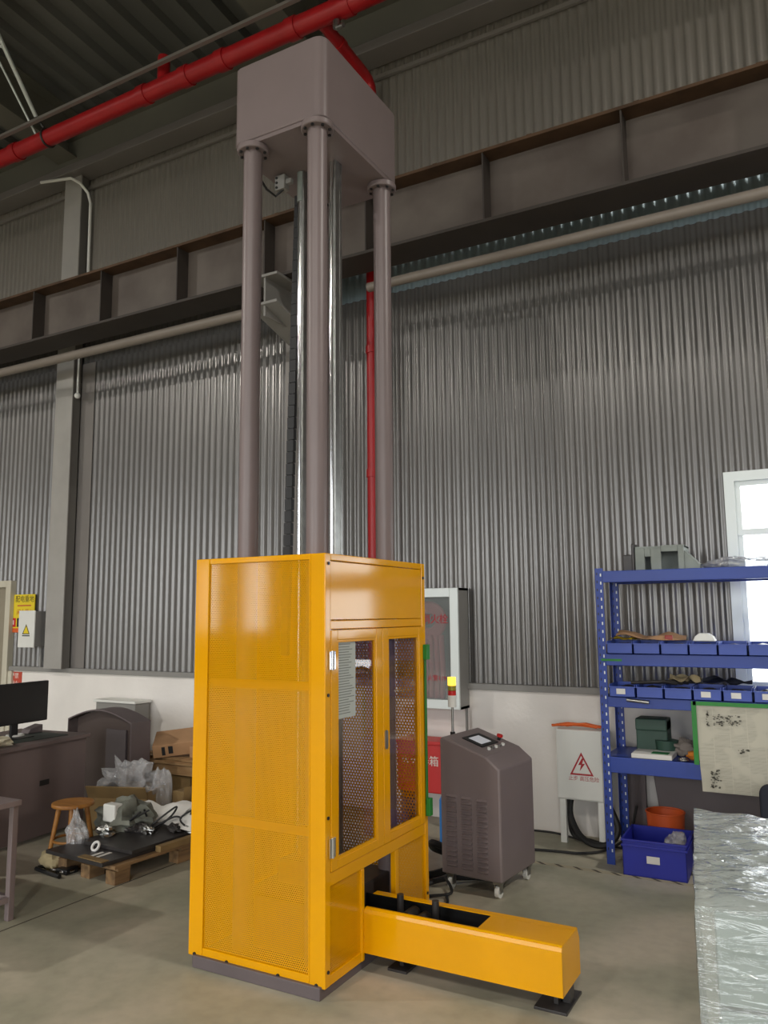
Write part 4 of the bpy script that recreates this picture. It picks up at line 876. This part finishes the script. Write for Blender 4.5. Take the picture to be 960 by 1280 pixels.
tag(obj('cardboard_carton', MB().box(-5.18, -4.86, 5.62, 5.88, .397, .50), m_card, bevel=.004), 'small brown carton right of the tilted carton on the planks', 'carton')
# open carton with film scraps, bags
oc_ = thing('open_carton', 'leaning dull brown carton of plastic film scraps beside the hood', 'carton', (-5.06, 4.84, 0), math.radians(20))
obj('box', MB().box(-.28, .22, -.2, .2, 0, .01).box(-.28, -.27, -.2, .2, 0, .30).prism([(-.2, 0), (.2, 0), (.2, .30), (-.2, .30)], .21, .22, 'x').box(-.28, .22, -.2, -.19, 0, .30).box(-.28, .22, .19, .2, 0, .3), m_cardd, oc_, world=False)
obj('flap', MB().box(-.28, .22, -.20, -.19, 0, .16, Matrix.Translation((0, 0, .30)) @ Matrix.Rotation(.5, 4, 'X')), m_cardd, oc_, world=False)
tag(obj('film_scraps', MB().blob((-5.11, 4.85, .30), (.22, .16, .16), .8, 2.6, 30, 18, True, 3), m_bag, smooth=False), 'shiny clear film scraps heaped in the open carton', 'film')
tag(obj('plastic_bag', MB().blob((-4.86, 4.95, .18), (.085, .08, .25), .3, 5.5, 22, 16), m_bag, smooth=False), 'upright clear plastic bag standing beside the planks', 'bag')
tag(obj('plastic_bag', MB().blob((-4.50, 5.33, .2), (.18, .13, .24), .5, 7.7, 26, 16), m_bag, smooth=False), 'bulging clear plastic bag with blue content before the planks', 'bag')
tag(obj('blue_pouch', MB().blob((-4.56, 5.17, .31), (.09, .03, .05), .2, 1.7), mat('light_blue_plastic', s(110, 150, 200), .5), smooth=True), 'light blue pouch in front of the bulging clear bag', 'pouch')
tag(obj('cardboard_box', MB().box(-4.76, -4.34, 4.98, 5.15, 0, .27), m_cardd, bevel=.005), 'dull brown cardboard box behind the pallet', 'carton')
# stool
so = thing('round_stool', 'low round wooden stool with four splayed legs by the desk', 'stool', (-4.80, 4.03, 0))
obj('seat', MB().cyl(-4.80, 4.03, .345, .372, .145, 32), m_stool, so, bevel=.008, smooth=True)
for a in (45, 135, 225, 315):
    ca, sa = math.cos(math.radians(a)), math.sin(math.radians(a))
    obj('leg', MB().tube([(-4.80+.15*ca, 4.03+.15*sa, 0), (-4.80+.09*ca, 4.03+.09*sa, .345)], [.014, .018], 10), m_stool, so, smooth=True)
obj('stretcher', MB().torus((-4.80, 4.03, .12), .125, .009), m_stool, so, smooth=True)
tag(obj('beige_sack', MB().blob((-4.70, 3.80, .055), (.09, .075, .065), .25, 9.1), m_beige, smooth=True), 'beige cloth roll on the floor before the round stool', 'sack')
tag(obj('plastic_bag', MB().blob((-4.63, 3.93, .14), (.08, .065, .16), .5, 6.1, 26, 16), m_bag, smooth=False), 'crumpled clear plastic bag drooping before the stool', 'bag')
# pallet with boards
PT = (-4.29, 4.33, 0); prz = math.radians(-4)
pt = thing('wooden_pallet', 'worn wooden pallet carrying dark steel plates and scrap', 'pallet', PT, prz)
for yy in (-.52, 0, .52):
    for xx in (-.2, .12, .24) if False else (-.24, .0, .25): obj('block', MB().box(xx-.045, xx+.045, yy-.06, yy+.06, 0, .085), m_woodd, pt, world=False, bevel=.003)
for xx in (-.27, -.135, 0, .135, .27): obj('deck_board', MB().box(xx-.048, xx+.048, -.6, .6, .105, .125), m_woodd, pt, world=False, bevel=.002)
for yy in (-.52, 0, .52): obj('cross_board', MB().box(-.31, .31, yy-.05, yy+.05, .085, .105), m_woodd, pt, world=False, bevel=.002)
def onp(n, label, cat, mb, m, rz=0, **k):
    t = obj(n, MB().add(mb.v, mb.f, Matrix.Translation((PT[0], PT[1], 0)) @ Matrix.Rotation(prz+rz, 4, 'Z')), m, **k); return tag(t, label, cat)
onp('steel_plate', 'dark steel plate at the near end of the pallet', 'plate', MB().box(-.31, .27, -.66, -.15, .126, .150), m_darksteel, bevel=.003)
onp('steel_plate', 'long dark steel plate resting on the nearer plate', 'plate', MB().box(-.20, .27, -.45, .3, .151, .176), m_darksteel, .03, bevel=.003)
onp('steel_plate', 'dark steel plate at the far end of the pallet', 'plate', MB().box(-.2, .26, .32, .7, .126, .15), m_darksteel, bevel=.003)
onp('wood_offcut', 'brown timber offcut on the pallet edge', 'timber', MB().box(.285, .335, -.25, .12, .126, .165), m_cardd, .0, bevel=.002)
onp('cardboard_strip', 'brown cardboard strip hanging over the near pallet corner', 'cardboard', MB().box(.02, .26, -.655, -.60, .151, .156), m_cardd, 0)
tg = thing('tag_ring', 'white ring with two white paper tags on the near steel plate', 'tag', (-4.28, 3.80, .153))
obj('ring', MB().torus((0, 0, 0), .028, .009, Matrix.Translation((-4.33, 3.83, .178)) @ Matrix.Rotation(1.0, 4, 'X')), m_paper, tg, smooth=True)
obj('paper_tag', MB().box(-4.26, -4.235, 3.70, 3.82, .1515, .1545, None), m_paper, tg); obj('paper_tag', MB().box(-4.21, -4.185, 3.72, 3.84, .1515, .1545), m_paper, tg)
onp('printed_sheet', 'large white paper sheet draped over scrap on the pallet', 'paper', MB().box(0, 0, 0, 0, 0, 0).add(*(lambda q: (q.v, q.f))(MB())), m_paper) if False else None
sheet('printed_sheet', 'white paper sheet draped at the back of the pallet', 'paper', (-4.42, 4.50, .21), .42, .30, m_paper, .07, .3, 1.4, (0.0, .06))
sheet('printed_sheet', 'white paper sheet hanging at the right side of the pallet', 'paper', (-4.10, 4.52, .20), .40, .34, m_paper, .08, -.2, 6.4, (.02, .05))
tag(obj('bent_cardboard', MB().prism([(-.27, .0), (-.25, .16), (.3, .20), (.3, .0)], 0, .012, 'y', Matrix.Translation((-4.22, 4.78, .2)) @ Matrix.Rotation(-.35, 4, 'Z')).prism([(-.27, .0), (-.25, .16), (-.32, .0)], 0, .1, 'y', Matrix.Translation((-4.22, 4.70, .2)) @ Matrix.Rotation(-.35, 4, 'Z')), m_cardd), 'folded dull brown carton standing at the back of the pallet', 'cardboard')
rng = random.Random(11)
for k, (nm, lb) in enumerate((('bent_wire', 'bent black wire loop in the middle of the pallet'), ('bent_wire', 'black wire zigzag at the right of the pallet scrap'), ('bent_wire', 'black wire arch behind the steel plates'))):
    c = Vector((-4.33+.12*k, 4.25+.1*k, .18)); pts = [c+Vector((rng.uniform(-.12, .12), rng.uniform(-.1, .1), rng.choice((0, .14, .08)))) for _ in range(6)]
    cable(nm, lb, pts, .007)
for k in range(7):
    c = (-4.45+.07*k+rng.uniform(-.03, .03), 4.08+.06*k+rng.uniform(-.06, .06), .20); r_ = rng.uniform(.03, .05)
    tag(obj('metal_scrap', MB().blob(c, (r_*1.4, r_, r_*.75), .6, 3+k*1.3, 12, 9), m_darksteel if k % 3 else m_steel, smooth=False),
        ['dark metal lump nearest the white ring', 'dark scrap fitting beside the clear bag', 'second dark lump along the plate', 'bright steel fitting amid the scrap', 'dark lump before the draped paper', 'dark lump under the black wire', 'bright fitting at the right end of scrap'][k], 'scrap', 'metal scrap on the pallet')
tag(obj('cloth_heap', MB().blob((-4.55, 4.3, .23), (.2, .16, .12), .5, 4.9, 24, 16), mat('grey_green_cloth', s(112, 114, 104), .85, 0, .25, 10), smooth=True), 'grey green cloth heap at the back left of the pallet', 'cloth')
tag(obj('white_block', MB().box(-4.60, -4.48, 4.12, 4.20, .24, .36), m_pale, bevel=.01), 'white foam block leaning on the grey green cloth', 'foam')
# clamp tool on the floor
tl = thing('clamp_tool', 'black clamp tool with shiny rings on the floor before the pallet', 'tool', (-4.6, 3.72, 0))
obj('bar', MB().tube([(-4.74, 3.70, .015), (-4.46, 3.66, .015)], .014, 10), m_dark, tl, smooth=True); obj('bar', MB().tube([(-4.75, 3.72, .015), (-4.66, 3.85, .016), (-4.5, 3.83, .018)], .013, 10), m_dark, tl, smooth=True)
obj('ring', MB().torus((-4.60, 3.76, .022), .04, .011).torus((-4.52, 3.77, .02), .045, .01), m_chrome, tl, smooth=True); obj('jaw', MB().box(-4.58, -4.47, 3.72, 3.82, 0.0, .035), m_dark, tl, bevel=.01)
# low steel table at lower left
tb = thing('steel_workbench', 'grey steel table corner with thin legs at the lower left edge', 'table', (-4.6, 2.7, 0))
obj('table_top', MB().box(-5.3, -4.085, 2.3, 3.075, .62, .65), m_grey, tb, bevel=.003)
for x_, y_ in ((-4.125, 3.055), (-5.28, 3.055), (-4.125, 2.32), (-5.28, 2.32)): obj('leg', MB().box(x_-.018, x_+.018, y_-.018, y_+.018, 0, .62), m_grey, tb, bevel=.003)
obj('stretcher', MB().box(-5.26, -4.14, 3.04, 3.07, .10, .13), m_grey, tb); obj('stretcher', MB().box(-4.14, -4.11, 2.34, 3.04, .10, .13), m_grey, tb); obj('stretcher', MB().box(-5.295, -5.265, 2.34, 3.04, .10, .13), m_grey, tb)
